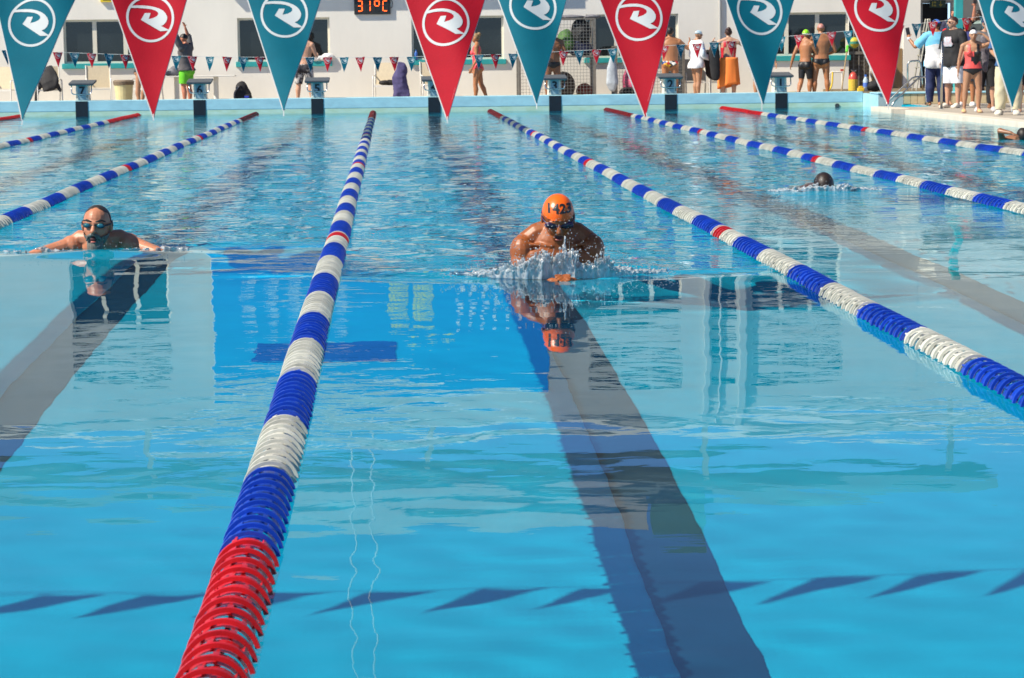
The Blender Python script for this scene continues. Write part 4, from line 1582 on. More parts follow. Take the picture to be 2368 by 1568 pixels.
    def legs(s, m, name, to=.75, top=.56, off=.006, shin=None, loose=0, rough=0):
        sel = (s.is_('torso') & (s.z < top)) | (s.is_('thigh') & ((s.t < to) if shin is None else True) & (s.z < top))
        if shin is not None:
            sel |= s.is_('shin') & (s.t < shin)
        o = np.full(len(s.co), off) + loose * np.clip((.53 - s.z) * 5, 0, 1)
        return s.wear(name, sel, m, o, smooth=4 if loose else 0, rough=rough)

    def top(s, m, name='tee', hem=.485, arm=.62, off=.014, fore=None, neck=.858, loose=.012, rough=.003):
        sel = (s.is_('torso') & (s.z > hem) & (s.z < neck)) | (s.is_('upper_arm') & ((s.t < arm) if fore is None else True)) | (s.is_('neck') & (s.z < neck)) | (s.is_('thigh') & (s.z > hem))
        if fore is not None:
            sel |= s.is_('forearm') & (s.t < fore)
        o = np.full(len(s.co), off) + loose * np.where(s.is_('upper_arm'), np.clip(s.t, 0, 1) * .8, np.clip((.72 - s.z) * 5, 0, 1))
        return s.wear(name, sel, m, o, smooth=5, rough=rough)

    def swimsuit(s, m, name='swimsuit', back=False):
        x = np.abs(s.co[:, 0])
        y = s.co[:, 1]
        body = (s.z > .455 + .5 * x) & (s.z < .74)
        upper = (s.z >= .74) & (s.z < .83) & (np.abs(x - .052) < .022)
        if back:
            body &= ~((y < -.005) & (s.z > .585) & (x < .075 - .1 * (s.z - .585)))
        sel = s.is_('torso') & (body | upper) | (s.is_('thigh') & (s.z > .455 + .5 * x) & (s.z < .56))
        return s.wear(name, sel, m, .004)

    def hair(s, m, kind='short', name='hair'):
        h = s.hl
        x, y, z = h[:, 0], h[:, 1], h[:, 2]
        hd = s.is_('head') | s.is_('neck')
        if kind == 'short':
            sel = hd & (z > .28 - .55 * np.clip(-y, 0, 1) * 1.4 + .35 * np.clip(y, 0, 1)) & (z > -.55)
            return s.wear(name, sel, m, .0045, rough=.003)
        if kind == 'bun':
            o = s.wear(name, hd & (z > .3 - 1.1 * np.clip(-y + .15, 0, 1) + .35 * np.clip(y, 0, 1)) & (z > -.6), m, .005, rough=.002)
            MB().ball(s.hc + s.Mh @ Vector((0, -.75, .75)) * s.hs, .03, nu=12, nv=8).build('hair_bun', m, s.o, smooth=True)
            return o
        if kind == 'cap':
            return s.wear(name, hd & (z > .22 - .30 * np.clip(-y, -.2, 1)) & (z > -.3), m, .0035)
        if kind == 'balding':
            return s.wear(name, hd & (z > -.35) & (z < .62) & (y < .12), m, .003, rough=.001)

    def cap(s, m, name='baseball_cap', brim=0, brimm=None):
        h = s.hl
        hd = s.is_('head')
        o = s.wear(name, hd & (h[:, 2] > .30), m, .007, smooth=2)
        A = Matrix.Rotation(brim, 3, 'Z')
        q = MB()
        vs = []
        for zz in (0, .05):
            for t in np.linspace(-1.2, 1.2, 11):
                for r_ in (.74, 1.35):
                    vs.append(s.hc + s.Mh @ (A @ Vector((math.sin(t) * r_ * .72, math.cos(t) * r_ - .02, .36 - .06 * r_ + zz))) * s.hs)
        fs = []
        for i in range(10):
            a = i * 2
            fs += [(a, a + 1, a + 3, a + 2), (22 + a, 22 + a + 2, 22 + a + 3, 22 + a + 1), (a + 1, 23 + a, 25 + a, a + 3), (a, a + 2, 24 + a, 22 + a)]
        q.add(vs, fs)
        q.build('cap_brim', brimm or m, o)
        return o

    def face(s, glasses=None, goggles=None, smile=False):
        hs, M, c = s.hs, s.Mh, s.hc

        def w(v):
            return c + M @ (Vector(v) * hs)
        if goggles:
            for e in (-1, 1):
                MB().ball(w((e * .33, .74, .06)), (.2 * hs, .1 * hs, .13 * hs), M, 10, 7).build('goggle_lens', goggles, s.o, smooth=True)
        elif glasses:
            q = MB()
            for e in (-1, 1):
                q.ball(w((e * .32, .76, .06)), (.27 * hs, .1 * hs, .17 * hs), M, 12, 7)
                q.tube([w((e * .6, .6, .1)), w((e * .74, 0, .06))], [.03 * hs, .03 * hs], 6)
            q.tube([w((-.2, .86, .1)), w((.2, .86, .1))], [.03 * hs, .03 * hs], 6)
            q.build('sunglasses', glasses, s.o, smooth=True)
        else:
            for e in (-1, 1):
                MB().ball(w((e * .30, .70, .06)), (.11 * hs, .06 * hs, .06 * hs), M, 10, 7).build('eye', M_eye, s.o, smooth=True)
                MB().ball(w((e * .31, .78, .21)), (.17 * hs, .05 * hs, .03 * hs), M, 10, 6).build('eyebrow', M_hair, s.o, smooth=True)
        MB().ball(w((0, .84, -.50)), (.17 * hs, .045 * hs, (.05 if smile else .03) * hs), M, 10, 6).build('mouth', M_mouth if not smile else mat('teeth', (.7, .66, .6), .4), s.o, smooth=True)


GRP = 'people on the pool deck'


def place(fig, lab, px, Y, z0, face, sk):
    return fig.put(lab, at(px, 190, Y).x, Y, z0, face, SK[sk], GRP)


UP = lambda e: None
# arms: (upper arm direction, forearm direction, hand direction, palm normal); local x right, y forward, z up
# 1 man in green shorts pulling his top over his head, seen from behind and side
f = Fig(1.66, arms={'L': ((-.35, .35, 1), (.45, .1, 1)), 'R': ((.35, .35, 1), (-.45, .1, 1))}, legs={'L': ((-.03, .05, -1), (0, -.08, -1)), 'R': ((.06, .0, -1), (.02, -.05, -1))}, pith=.3, belly=.012, wid=1.1)
place(f, 'man in bright green shorts pulling a grey top over his raised arms', 431, 55.0, DECK_Z, -65, 'red')
f.top(cl('greytop', (.085, .08, .085)), 'grey_top', hem=.50, arm=1, fore=.25, off=.016)
f.hair(M_hair)
f.legs(cl('green', (.13, .55, .015), .6), 'green_shorts', to=.78, top=.545, off=.014, loose=.012)
# 2 person behind the leftmost red pennant: leg and dark suit
f = Fig(1.62, legs={'L': ((-.05, .18, -1), (0, -.3, -1)), 'R': ((.05, -.12, -1), (.02, .05, -1))}, female=True)
place(f, 'person in dark swimsuit half hidden behind the leftmost red pennant', 326, 55.0, DECK_Z, 100, 'olive')
f.swimsuit(cl('navysuit', (.01, .015, .03)))
f.hair(M_hair)
f.face()
# 3 man at the second window in patterned shorts, back to us
f = Fig(1.72, arms={'L': ((-.3, .3, -1), (.25, .9, .1)), 'R': ((.25, .3, -1), (-.2, .9, .1))}, legs={'L': ((-.14, .0, -1), (-.06, -.02, -1)), 'R': ((.14, 0, -1), (.07, -.02, -1))}, wid=1.08)
place(f, 'bare chested man in black patterned shorts facing the second window', 704, 55.6, DECK_Z, 18, 'fair')
M_pat = cl('patterned', (.02, .018, .03), vary=.9, scale=6)
_cr = [n_ for n_ in M_pat.node_tree.nodes if n_.type == 'VALTORGB'][0].color_ramp
_cr.elements[0].position = .52
_cr.elements[0].color = (.012, .012, .02, 1)
_cr.elements[1].position = .60
_cr.elements[1].color = (.45, .43, .42, 1)
f.legs(M_pat, 'patterned_shorts', to=.92, top=.55, off=.010, loose=.006)
f.hair(M_hair)
# 4 woman in pink swimsuit walking left
f = Fig(1.60, arms={'L': ((-.12, -.05, -1), (.02, .55, -1)), 'R': ((.12, -.1, -1), (-.15, .5, -1))}, legs={'L': ((-.02, .12, -1), (0, -.02, -1)), 'R': ((.02, -.2, -1), (0, -.42, -1))}, female=True, lean=.02)
place(f, 'woman in bright pink swimsuit walking past the third window', 1104, 55.0, DECK_Z, -82, 'tan')
f.swimsuit(cl('pink', (.85, .07, .09), .5, vary=.05), back=True)
f.hair(M_hairl, 'bun')
f.face()
# 5 man in black briefs beside block three
f = Fig(1.72, arms={'L': ((-.35, .25, -1), (.5, .8, .1)), 'R': ((.45, .2, -1), (-.75, .7, .15))}, wid=1.15, belly=.014)
place(f, 'man in black swim briefs standing behind block three before the cage', 1277, 54.7, DECK_Z, 168, 'brown')
f.briefs(cl('black', (.01, .01, .012), .5))
f.hair(M_hair)
f.face()
# 6 man in multicoloured briefs, back to us
f = Fig(1.70, arms={'L': ((-.3, .35, -1), (.3, .9, .3)), 'R': ((.7, .5, -.6), (.1, .7, .6))}, wid=1.2, belly=.01, pith=-.3)
place(f, 'man in multicoloured swim briefs seen from behind near the low cage', 1549, 55.3, DECK_Z, 8, 'tan')
M_mc = bpy.data.materials.new('multicolour_print')
M_mc.use_nodes = True
_v = M_mc.node_tree.nodes.new('ShaderNodeTexVoronoi')
_v.inputs['Scale'].default_value = 26
_c = M_mc.node_tree.nodes.new('ShaderNodeTexCoord')
_w = M_mc.node_tree.nodes.new('ShaderNodeValToRGB')
_w.color_ramp.interpolation = 'CONSTANT'
for pos, c in ((0, (.01, .01, .02)), (.4, (.55, .02, .02)), (.55, (.7, .35, .02)), (.68, (.6, .6, .55)), (.8, (.02, .05, .2))):
    e = _w.color_ramp.elements.new(pos) if pos else _w.color_ramp.elements[0]
    e.position = pos
    e.color = (*c, 1)
M_mc.node_tree.links.new(_c.outputs['Object'], _v.inputs['Vector'])
M_mc.node_tree.links.new(_v.outputs['Color'], _w.inputs[0])
M_mc.node_tree.links.new(_w.outputs[0], M_mc.node_tree.nodes['Principled BSDF'].inputs['Base Color'])
f.briefs(M_mc, 'printed_briefs')
f.hair(M_hair)
# 7 person in white hooded top with swim cap
f = Fig(1.62, arms={'L': ((-.15, .05, -1), (.1, .9, -.45)), 'R': ((.2, .15, -1), (-.05, .9, -.3))}, legs={'L': ((-.02, .1, -1), (0, -.06, -1)), 'R': ((.02, -.03, -1), (0, -.06, -1))}, female=True, pith=.35)
place(f, 'person in white hooded top and pale blue swim cap holding a bottle', 1611, 55.2, DECK_Z, 62, 'olive')
hd = f.top(cl('hoodie', (.76, .76, .78)), 'hooded_top', hem=.47, arm=1, fore=.95, off=.018, loose=.012)
f.hair(cl('capblue', (.45, .62, .72), .35, vary=.5, scale=14), 'cap', 'swim_cap')
f.wear('goggles', f.is_('head') & (np.abs(f.hl[:, 2] - .33) < .09), M_whcloth, .008)
f.face()
pb = f.o.matrix_basis @ Vector((0, 0, 0))
p = at(1625, 122, 54.95)
bottle('small clear bottle held by person in the white hooded top', (p.x, 54.85, at(1625, 132, 54.9).z), .2, .032, M_clear, M_bot)
p = at(1636, 160, 55.4)
blob('jacket', [('t', [(0, 0, .62), (.02, 0, .4), (.07, 0, .1), (.1, 0, 0)], [(.06, .05), (.12, .06), (.11, .06), (.06, .04)])], M_blackcloth, 'black jacket hanging beside person in white hooded top', 'jacket', (p.x, 55.45, at(1640, 181, 55.4).z), seed=61)
# 8 woman with orange towel, back to us
f = Fig(1.66, arms={'L': ((-.8, .35, -.75), (.35, .6, .95)), 'R': ((.85, .35, -.5), (-.15, .75, .75))}, female=True, wid=1.25)
place(f, 'woman with an orange towel round her waist, seen from behind', 1684, 55.1, DECK_Z, 4, 'fair')
f.swimsuit(cl('redsuit', (.55, .015, .03), .5), back=True)
f.hair(M_hairb, 'bun')
q = MB()
nseg, nr = 40, 12
vs, fs = [], []
for j in range(nr + 1):
    t = j / nr
    for i in range(nseg):
        a = 2 * math.pi * i / nseg
        fold = 1 + .05 * math.sin(7 * a + 1.5 * t) * t + .03 * math.sin(13 * a) * t
        rx_, ry_ = (.128 + .026 * t) * fold, (.094 + .014 * t) * fold
        zz = .60 - (.40 - .035 * math.cos(a + .6)) * t
        vs.append((rx_ * math.cos(a), ry_ * math.sin(a) - .008, zz))
for j in range(nr):
    for i in range(nseg):
        fs.append((j * nseg + i, j * nseg + (i + 1) % nseg, (j + 1) * nseg + (i + 1) % nseg, (j + 1) * nseg + i))
q.add(vs, fs)
me_ = evaluated(q.mesh(), [('SOLIDIFY', dict(thickness=.006, offset=0))])
link('orange_towel', me_, cl('orange', (.95, .245, .045), .9, vary=.08), f.o, smooth=True)
p = at(1650, 150, 55.0)
blob('jacket', [('t', [(0, 0, .85), (0, 0, .5), (.02, 0, .1), (.02, 0, .02)], [(.1, .05), (.14, .06), (.11, .06), (.09, .05)])], M_blackcloth, 'long black garment held up left of the orange towel', 'garment', (p.x, 54.9, at(1650, 186, 55).z), seed=62)
# 9 person behind the teal pennant left of block one
f = Fig(1.68, arms={'L': ((-.5, .15, -1), (-.15, .2, -1)), 'R': ((.2, 0, -1), (.1, .2, -1))})
place(f, 'person mostly hidden behind the large teal pennant left of block one', 1757, 55.0, DECK_Z, 170, 'olive')
f.legs(cl('black', (.01, .01, .012), .5), 'dark_shorts', to=1.0, top=.56)
f.hair(M_hair)
f.face()
# 10 boy with green cap walking
f = Fig(1.60, arms={'L': ((-.35, -.35, -1), (-.35, .15, -1)), 'R': ((.3, .45, -1), (.05, .8, -.75))}, legs={'L': ((-.03, -.12, -1), (-.02, -.55, -1)), 'R': ((.05, .1, -1), (.02, -.12, -1))}, wid=.95)
place(f, 'slim swimmer in bright green cap and black thigh shorts walking away', 1862, 54.5, DECK_Z, 35, 'tan')
f.legs(cl('black', (.01, .01, .012), .5), 'swim_shorts', to=.85, top=.555, off=.004)
f.hair(cl('capgreen', (.30, .78, .02), .35, vary=.05), 'cap', 'swim_cap')
f.wear('goggle_strap', f.is_('head') & (np.abs(f.hl[:, 2] - .12) < .07) & (f.hl[:, 1] < .5), M_whcloth, .008)
# 11 man in black briefs back to us
f = Fig(1.73, arms={'L': ((-.42, .3, -.9), (.5, .5, -.4)), 'R': ((.4, .1, -1), (-.45, .65, -.25))}, legs={'L': ((-.08, 0, -1), (-.04, -.02, -1)), 'R': ((.1, 0, -1), (.06, -.02, -1))}, wid=1.2, pith=.1)
place(f, 'tanned man in black swim briefs and dusky pink cap seen from behind', 1897, 54.5, DECK_Z, 3, 'tan')
f.briefs(cl('black', (.01, .01, .012), .5))
f.hair(cl('cappink', (.50, .22, .18), .4), 'cap', 'swim_cap')
# 12 person in blue and white tee filming with a phone
f = Fig(1.76, arms={'L': ((-.75, .35, -.75), (-.65, .55, .85), (-.1, .25, 1), (.4, .9, 0)), 'R': ((.3, .2, -1), (-.1, .7, .2))}, legs={'L': ((-.05, 0, -1), (-.01, -.02, -1)), 'R': ((.05, 0, -1), (.01, -.02, -1))}, wid=1.1, yawh=.5)
place(f, 'person in light blue and white tee and blue hat filming with a phone', 2163, 49.0, SIDE_Z, 10, 'tan')
tee = f.top(cl('teewhite', (.66, .67, .67)), 'tee', hem=.46, arm=.85, off=.018, loose=.018)
tee.data.materials.append(cl('teeblue', (.16, .50, .72)))
for pg in tee.data.polygons:
    if pg.center.z > .725 - .25 * abs(pg.center.x) or abs(pg.center.x) > .135:
        pg.material_index = 1
pn = f.legs(cl('navytrack', (.012, .022, .085)), 'track_trousers', top=.54, off=.012, shin=1.0, loose=.010)
pn.data.materials.append(M_whcloth)
for pg in pn.data.polygons:
    if pg.center.x < -.075 and abs(pg.center.y) < .018:
        pg.material_index = 1
f.cap(cl('hatblue', (.04, .15, .55)), 'bucket_hat')
f.hair(M_hair)
f.face()
w_, h_ = f.hand['L']
q = f.o.matrix_basis.copy()
bpy.context.view_layer.update()
wp = f.o.matrix_world @ (w_ + h_ * .045)
ph = thing('phone', 'dark phone held up by person in blue and white tee', 'phone', wp + Vector((0, -.0, .05)))
MB().box(-.04, .04, -.016, -.004, -.07, .09).build('case', M_case, ph, None, (0, R(-12), R(-20)), bevel=.004)
MB().box(-.035, .035, -.0185, -.0165, -.06, .08).build('screen', M_eye, ph, None, (0, R(-12), R(-20)))
f.wear('wristband', f.is_('forearmL') & (f.t > .82), mat('band_white', (.6, .68, .75), .5), .004)
# 13 man in black tee and white shorts looking left
f = Fig(1.80, arms={'L': ((-.22, -.02, -1), (.12, .45, -1)), 'R': ((.22, -.05, -1), (-.15, .35, -1))}, legs={'L': ((-.06, .02, -1), (-.01, -.03, -1)), 'R': ((.06, .04, -1), (.02, -.04, -1))}, yawh=-.5, wid=1.08)
place(f, 'young man in black printed tee, white shorts and white slippers', 2203, 47.4, SIDE_Z, -128, 'fair')
f.top(cl('blacktee', (.012, .012, .014)), 'black_tee', hem=.455, arm=.95, off=.018, loose=.022)
f.legs(cl('whiteshorts', (.76, .77, .80), vary=.05), 'white_shorts', to=1.0, top=.54, off=.018, loose=.020)
f.hair(M_hairb)
f.face(glasses=M_shade)
for nm in 'LR':
    f.wear('slipper', f.is_('foot' + nm) & (f.t > .05), cl('slipper', (.68, .62, .52)), .010, rough=.002)
# chest print: pale irregular patch of pink, orange and blue
q = MB()
pts = [(-.05, -.06), (.05, -.065), (.055, -.02), (.04, .02), (.02, .05), (-.01, .06), (-.04, .03), (-.052, -.01)]
M_pr = mat('chest_print', (.30, .48, .54), .7, vary=.6, scale=40, dirt=(.55, .22, .22))
bpy.context.view_layer.update()
s_ = f
c_ = np.array(s_.T((-.012, .08, .735)))
sel = (np.abs(s_.co[:, 0] - .0) < .055) & (np.abs(s_.z - .725) < .05) & (s_.co[:, 1] > .02) & (np.hypot(s_.co[:, 0], s_.z - .725) < .062)
s_.wear('chest_print', sel, M_pr, .034, smooth=2)
# 14 smiling man behind, navy tee
f = Fig(1.78, arms={'L': ((-.15, .1, -1), (.3, .8, -.1)), 'R': ((.3, 0, -1), (-.3, .6, -.7))}, yawh=-.25, pith=.12)
place(f, 'smiling dark haired man in navy tee behind the white capped woman', 2236, 48.6, SIDE_Z, 205, 'tan')
f.top(cl('royalnavy', (.02, .025, .14)), 'navy_tee', hem=.46, arm=.8)
f.legs(cl('darkshorts', (.02, .02, .028)), 'dark_shorts', to=.95, off=.012, loose=.01)
f.hair(M_hair)
f.face(smile=True)
for nm in 'LR':
    f.wear('trainer', f.is_('foot' + nm), M_whcloth, .009)
# 15 woman in coral and black swimsuit shading her eyes
f = Fig(1.50, arms={'L': ((-.45, .75, .25), (.74, -.17, .65), (.95, -.1, .15), (0, .2, -1)), 'R': ((.24, .0, -1), (.08, .1, -1))}, legs={'L': ((-.10, .02, -1), (.02, -.04, -1)), 'R': ((.12, .02, -1), (.05, -.04, -1))}, female=True, wid=1.15, belly=.008, pith=.05)
# seen from the front her raised arm is on our right: mirror by facing the camera
f_arms = None
place(f, 'woman in coral and black swimsuit and white cap shading her eyes', 2248, 43.4, SIDE_Z, 186, 'olive')
sw = f.swimsuit(cl('coral', (.86, .10, .09), .5, vary=.04))
sw.data.materials.append(cl('black', (.01, .01, .012), .5))
for pg in sw.data.polygons:
    c = pg.center
    if c.z < .535 or (c.x < .0 and c.z > .60 + .02 * math.sin(c.x * 60)) or (c.x < .03 and .62 < c.z < .68 and c.y > 0):
        pg.material_index = 1
f.hair(cl('capwhite', (.78, .78, .76), .4, vary=.04), 'cap', 'swim_cap')
f.face()
for nm in 'LR':
    f.wear('sandal', f.is_('foot' + nm) & ((f.t > .5) | (f.co[:, 2] < .012)), cl('sandal', (.40, .45, .08), vary=.6, scale=30, dirt=(.6, .2, .3)), .006)
# 16 man in navy cap and sunglasses, grey tee, arms folded
f = Fig(1.72, arms={'L': ((-.25, .2, -1), (.85, .55, .12)), 'R': ((.3, .2, -1), (-.85, .55, .08))}, legs={'L': ((-.09, .02, -1), (-.02, -.04, -1)), 'R': ((.08, .0, -1), (.02, -.04, -1))}, wid=1.1, yawh=.1, pith=.1)
place(f, 'man in navy cap, sunglasses and grey tee with folded arms', 2279, 44.0, SIDE_Z, 190, 'fair')
f.top(cl('greytee', (.10, .095, .095)), 'grey_tee', hem=.56, arm=.85)
f.legs(cl('blackshorts', (.012, .013, .015)), 'black_shorts', to=1.02, top=.57, off=.014, loose=.012)
f.hair(M_hair)
f.cap(cl('navycap', (.012, .02, .08)))
f.face(glasses=M_shade)
for nm in 'LR':
    f.wear('shoe', f.is_('foot' + nm) & (f.t > .1), cl('shoe', (.52, .50, .50)), .011)
p = at(2275, 130, 43.7)
blob('towel', [('t', [(0, 0, .62), (0, 0, .35), (.0, 0, .0)], [(.1, .05), (.08, .04), (.045, .03)])], mat('dark_towel', (.05, .045, .06), .9, vary=.8, scale=16, dirt=(.22, .2, .22)), 'dark patterned towel hanging from the folded arms of the capped man', 'towel', (p.x, 43.62, at(2273, 164, 43.6).z), seed=63)
# 17 tall man in backwards black and yellow cap holding a phone high, behind teal column
f = Fig(1.84, arms={'L': ((-.5, .5, .25), (-.1, .25, 1), (0, .1, 1), (0, 1, 0)), 'R': ((.25, .05, -1), (.0, .3, -1))}, wid=1.1, yawh=-.3)
place(f, 'tall man in black and yellow cap raising a phone behind the teal column', 2206, 53.0, PARA_Z - .02, -160, 'red')
f.top(cl('navyshirt', (.018, .018, .05)), 'navy_shirt', arm=.8)
f.legs(cl('blackshorts', (.012, .013, .015)), 'dark_trousers', shin=.9, off=.012)
f.hair(M_hair)
f.cap(cl('blackcap', (.015, .015, .015)), brim=R(150), brimm=mat('brim_yellow', (.75, .48, .02), .6))
f.face()
bpy.context.view_layer.update()
w_, h_ = f.hand['L']
wp = f.o.matrix_world @ (w_ + h_ * .05)
ph = thing('phone', 'black phone raised high above the crowd by man in cap', 'phone', wp + Vector((0, -.03, .05)))
MB().box(-.04, .04, -.006, .006, -.07, .09).build('case', M_case, ph, bevel=.004)
MB().box(-.034, .034, .0065, .008, -.06, .08).build('screen', M_eye, ph)
# 18 dark haired man with pale collar, back of the crowd
f = Fig(1.78, arms={}, yawh=-.6)
place(f, 'dark haired man with grey green collar at the back of the crowd', 2262, 53.2, PARA_Z - .02, -120, 'dark')
f.top(cl('darkshirt', (.018, .03, .035)), 'dark_shirt', arm=.9)
f.wear('collar', (f.is_('neck') & (f.z < .87)) | (f.is_('torso') & (f.z > .825)), cl('collar', (.22, .30, .28)), .02, smooth=2)
f.legs(cl('darkshorts', (.02, .02, .028)), 'dark_trousers', shin=.9, off=.012)
f.hair(M_hair)
f.face()
# 19 person in cream trousers behind the rightmost pennant
f = Fig(1.74, arms={'L': ((-.3, .1, -1), (.3, .6, -.3)), 'R': ((.3, .1, -1), (-.3, .6, -.3))}, legs={'L': ((-.07, .0, -1), (-.04, 0, -1)), 'R': ((.07, 0, -1), (.04, 0, -1))}, wid=1.1)
place(f, 'person in cream trousers and white trainers behind the rightmost teal pennant', 2331, 41.6, SIDE_Z, 200, 'olive')
f.top(cl('bluetop', (.03, .10, .25)), 'blue_top', arm=.9)
f.legs(cl('cream', (.60, .54, .36), vary=.1), 'cream_trousers', shin=.95, off=.018, loose=.014, rough=.004)
f.hair(M_hair)
f.face()
for nm in 'LR':
    f.wear('trainer', f.is_('foot' + nm), cl('trainer', (.68, .64, .54), vary=.4, scale=30), .012)
# 20 person cut by the right picture edge
f = Fig(1.72, arms={'L': ((-.25, .25, -1), (-.1, .9, -.25)), 'R': ((.2, .2, -1), (-.2, .9, -.2))}, legs={'L': ((-.05, 0, -1), (0, -.02, -1)), 'R': ((.05, 0, -1), (0, -.02, -1))})
place(f, 'person in black shorts cut off by the right picture edge', 2372, 43.0, SIDE_Z, 195, 'fair')
f.legs(cl('blackshorts', (.012, .013, .015)), 'black_shorts', to=.9, off=.014, loose=.01)
f.top(cl('darkshirt', (.018, .03, .035)), 'dark_shirt')
f.hair(M_hair)
f.face()
# 21 person in red cap behind the black tee
f = Fig(1.58, arms={}, yawh=-.2)
place(f, 'person in bright red cap and pale shirt hidden behind the grey post', 2184, 49.8, SIDE_Z, 185, 'olive')
f.top(cl('paleshirt', (.55, .53, .52)), 'pale_shirt', arm=.8)
f.legs(cl('darkshorts', (.02, .02, .028)), 'dark_shorts', to=.95)
f.hair(M_hair)
f.cap(cl('redcap', (.72, .012, .02)))
f.face()
# 22 person in dark clothes with red bag behind the folded arms man
f = Fig(1.74, arms={})
place(f, 'person in dark clothes deep in the crowd behind the grey tee man', 2302, 46.6, SIDE_Z, 190, 'brown')
f.top(cl('darkshirt', (.018, .03, .035)), 'dark_shirt')
f.legs(cl('blackshorts', (.012, .013, .015)), 'dark_trousers', shin=.95, off=.014)
f.hair(M_hair)
f.face()
p = at(2301, 234, 45.6)
blob('shopping_bag', [('b', (0, 0, .2), (.1, .09, .22))], mat('red_plastic', (.62, .01, .02), .45), 'bright red bag standing among the legs of the crowd', 'bag', (at(2303, 220, 45.2).x, 45.2, at(2303, 233, 45.2).z - .0), seed=64)

# ------------------------------------------------------------------ swimmers
M_wet = mat('skin_wet_tan', (.30, .088, .024), .42, vary=.22, scale=11, sss=.12, spec=.45, bump=.12, bscale=40)
M_wet2 = mat('skin_wet_fair', (.50, .205, .115), .42, vary=.25, scale=11, sss=.12, spec=.35, bump=.15, bscale=40)
M_wetd = mat('skin_wet_dark', (.07, .03, .016), .3, vary=.2, scale=9, spec=.5)
M_orange = mat('cap_orange', (.86, .125, .006), .35, vary=.06, scale=8, spec=.5)
M_gog = mat('goggle_dark', (.012, .014, .03), .08)
M_cyan = mat('goggle_cyan', (.02, .13, .18), .08)
M_goggle_frame = mat('goggle_frame', (.012, .012, .014), .3)


class Swimmer:
    def __init__(s, q, head_c, Mh, hs, vox=.0052):
        s.hc, s.Mh, s.hs = head_c, Mh, hs
        head_shape(q, head_c, Mh, hs)
        me = evaluated(q.mesh(), [('REMESH', dict(mode='VOXEL', voxel_size=vox)), ('SMOOTH', dict(factor=.5, iterations=3))])
        s.me = me
        s.H = 1
        s.bones = [('head', head_c - Mh @ Vector((0, 0, .4)) * hs, head_c + Mh @ Vector((0, 0, .4)) * hs, .09), ('torso', head_c + Vector((0, .3, -.25)), head_c + Vector((0, .6, -.35)), .1)]
        Fig._regions(s)

    wear = Fig.wear

    def w(s, v):
        return s.hc + s.Mh @ (Vector(v) * s.hs)


def facing(pitch, yaw=0, roll=0):
    """head axes for a swimmer who looks at the camera (-Y), tipped down by pitch"""
    return Matrix.Rotation(math.pi + yaw, 3, 'Z') @ Matrix.Rotation(-pitch, 3, 'X') @ Matrix.Rotation(roll, 3, 'Y')


# --- orange capped breaststroke swimmer
SX, SY = at(1296, 632, 13.0).x, 13.25
hs = .122
q = MB()
hc = Vector((0, -.08, .315))
Mh = facing(R(30), R(0))
tors = [((0, 1.0, -.42), (.15, .10)), ((0, .7, -.34), (.16, .11)), ((0, .42, -.20), (.165, .12)), ((0, .2, -.05), (.185, .125)), ((0, .07, .06), (.20, .125)), ((0, .025, .14), (.185, .10)), ((0, .0, .21), (.115, .08))]
q.tube([p for p, r in tors], [r for p, r in tors], 18, (0, -.6, .8))
q.tube([(0, .02, .17), (0, -.04, .27)], [.062, .058], 12)
for e in (-1, 1):
    q.tube([(e * .03, .03, .25), (e * .11, .03, .222), (e * .185, .03, .165)], [.055, .058, .058], 10)     # trapezius
    q.ball((e * .196, .0, .125), (.07, .078, .09))                                        # shoulder cap
    q.ball((e * .08, -.062, .075), (.115, .026, .07))                                         # chest
    q.tube([(e * .03, -.065, .155), (e * .16, -.045, .165)], [.011, .011], 8)               # collar bone
    q.tube([(e * .20, -.01, .11), (e * .212, -.05, -.02), (e * .2, -.10, -.13)], [.058, .055, .044], 12)
    q.tube([(e * .2, -.10, -.13), (e * .14, -.26, -.085), (e * .05, -.375, -.016)], [.044, .041, .028], 12)
    hand_shape(q, Vector((e * .05, -.37, -.014)), Vector((-e * .42, -.85, .26)), Vector((-e * .5, .1, -.8)), .92, .5, e)
    q.tube([(e * .09, 1.0, -.42), (e * .13, 1.4, -.5), (e * .16, 1.75, -.55)], [.085, .07, .05], 10)
sw1 = Swimmer(q, hc, Mh, hs)
o = link('person', sw1.me, M_wet, None, (SX, SY, 0), None, smooth=True)
tag(o, 'breaststroke swimmer in orange cap rising from the middle lane', 'person', 'swimmers in the pool')
sw1.o = o
h = sw1.hl
cap = sw1.wear('swim_cap', sw1.is_('head') & (h[:, 2] > .24 + .04 * h[:, 1] - .25 * np.clip(-h[:, 1], 0, 1)) & (np.linalg.norm(h, axis=1) < 1.6), M_orange, .006, smooth=2)
# number on the cap, laid on its surface
tm = text_mesh('1423', .068, .0005, 2)
bm = bmesh.new()
bm.from_mesh(tm)
bmesh.ops.triangulate(bm, faces=bm.faces)
bmesh.ops.subdivide_edges(bm, edges=bm.edges, cuts=1)
dg = bpy.context.evaluated_depsgraph_get()
from mathutils.bvhtree import BVHTree
bv = BVHTree.FromPolygons([v.co for v in cap.data.vertices], [tuple(p.vertices) for p in cap.data.polygons])
zc = hc.z + .098
for v in bm.verts:
    x, y = v.co.x * 1.06, v.co.y * 1.1 + 2.2 * v.co.x ** 2
    hit = bv.ray_cast(Vector((x * 1.02, -1.2, zc + y + .012)), Vector((0, 1, -.06)))
    if hit[0] is not None:
        v.co = hit[0] + Vector((0, -.0015, .0008)) + Vector((0, -.0006, 0)) * (1 if v.co.z > 0 else 0)
    else:
        v.co = Vector((x, -.1, zc + y))
bm.to_mesh(tm)
bm.free()
link('cap_number', tm, M_num, cap)


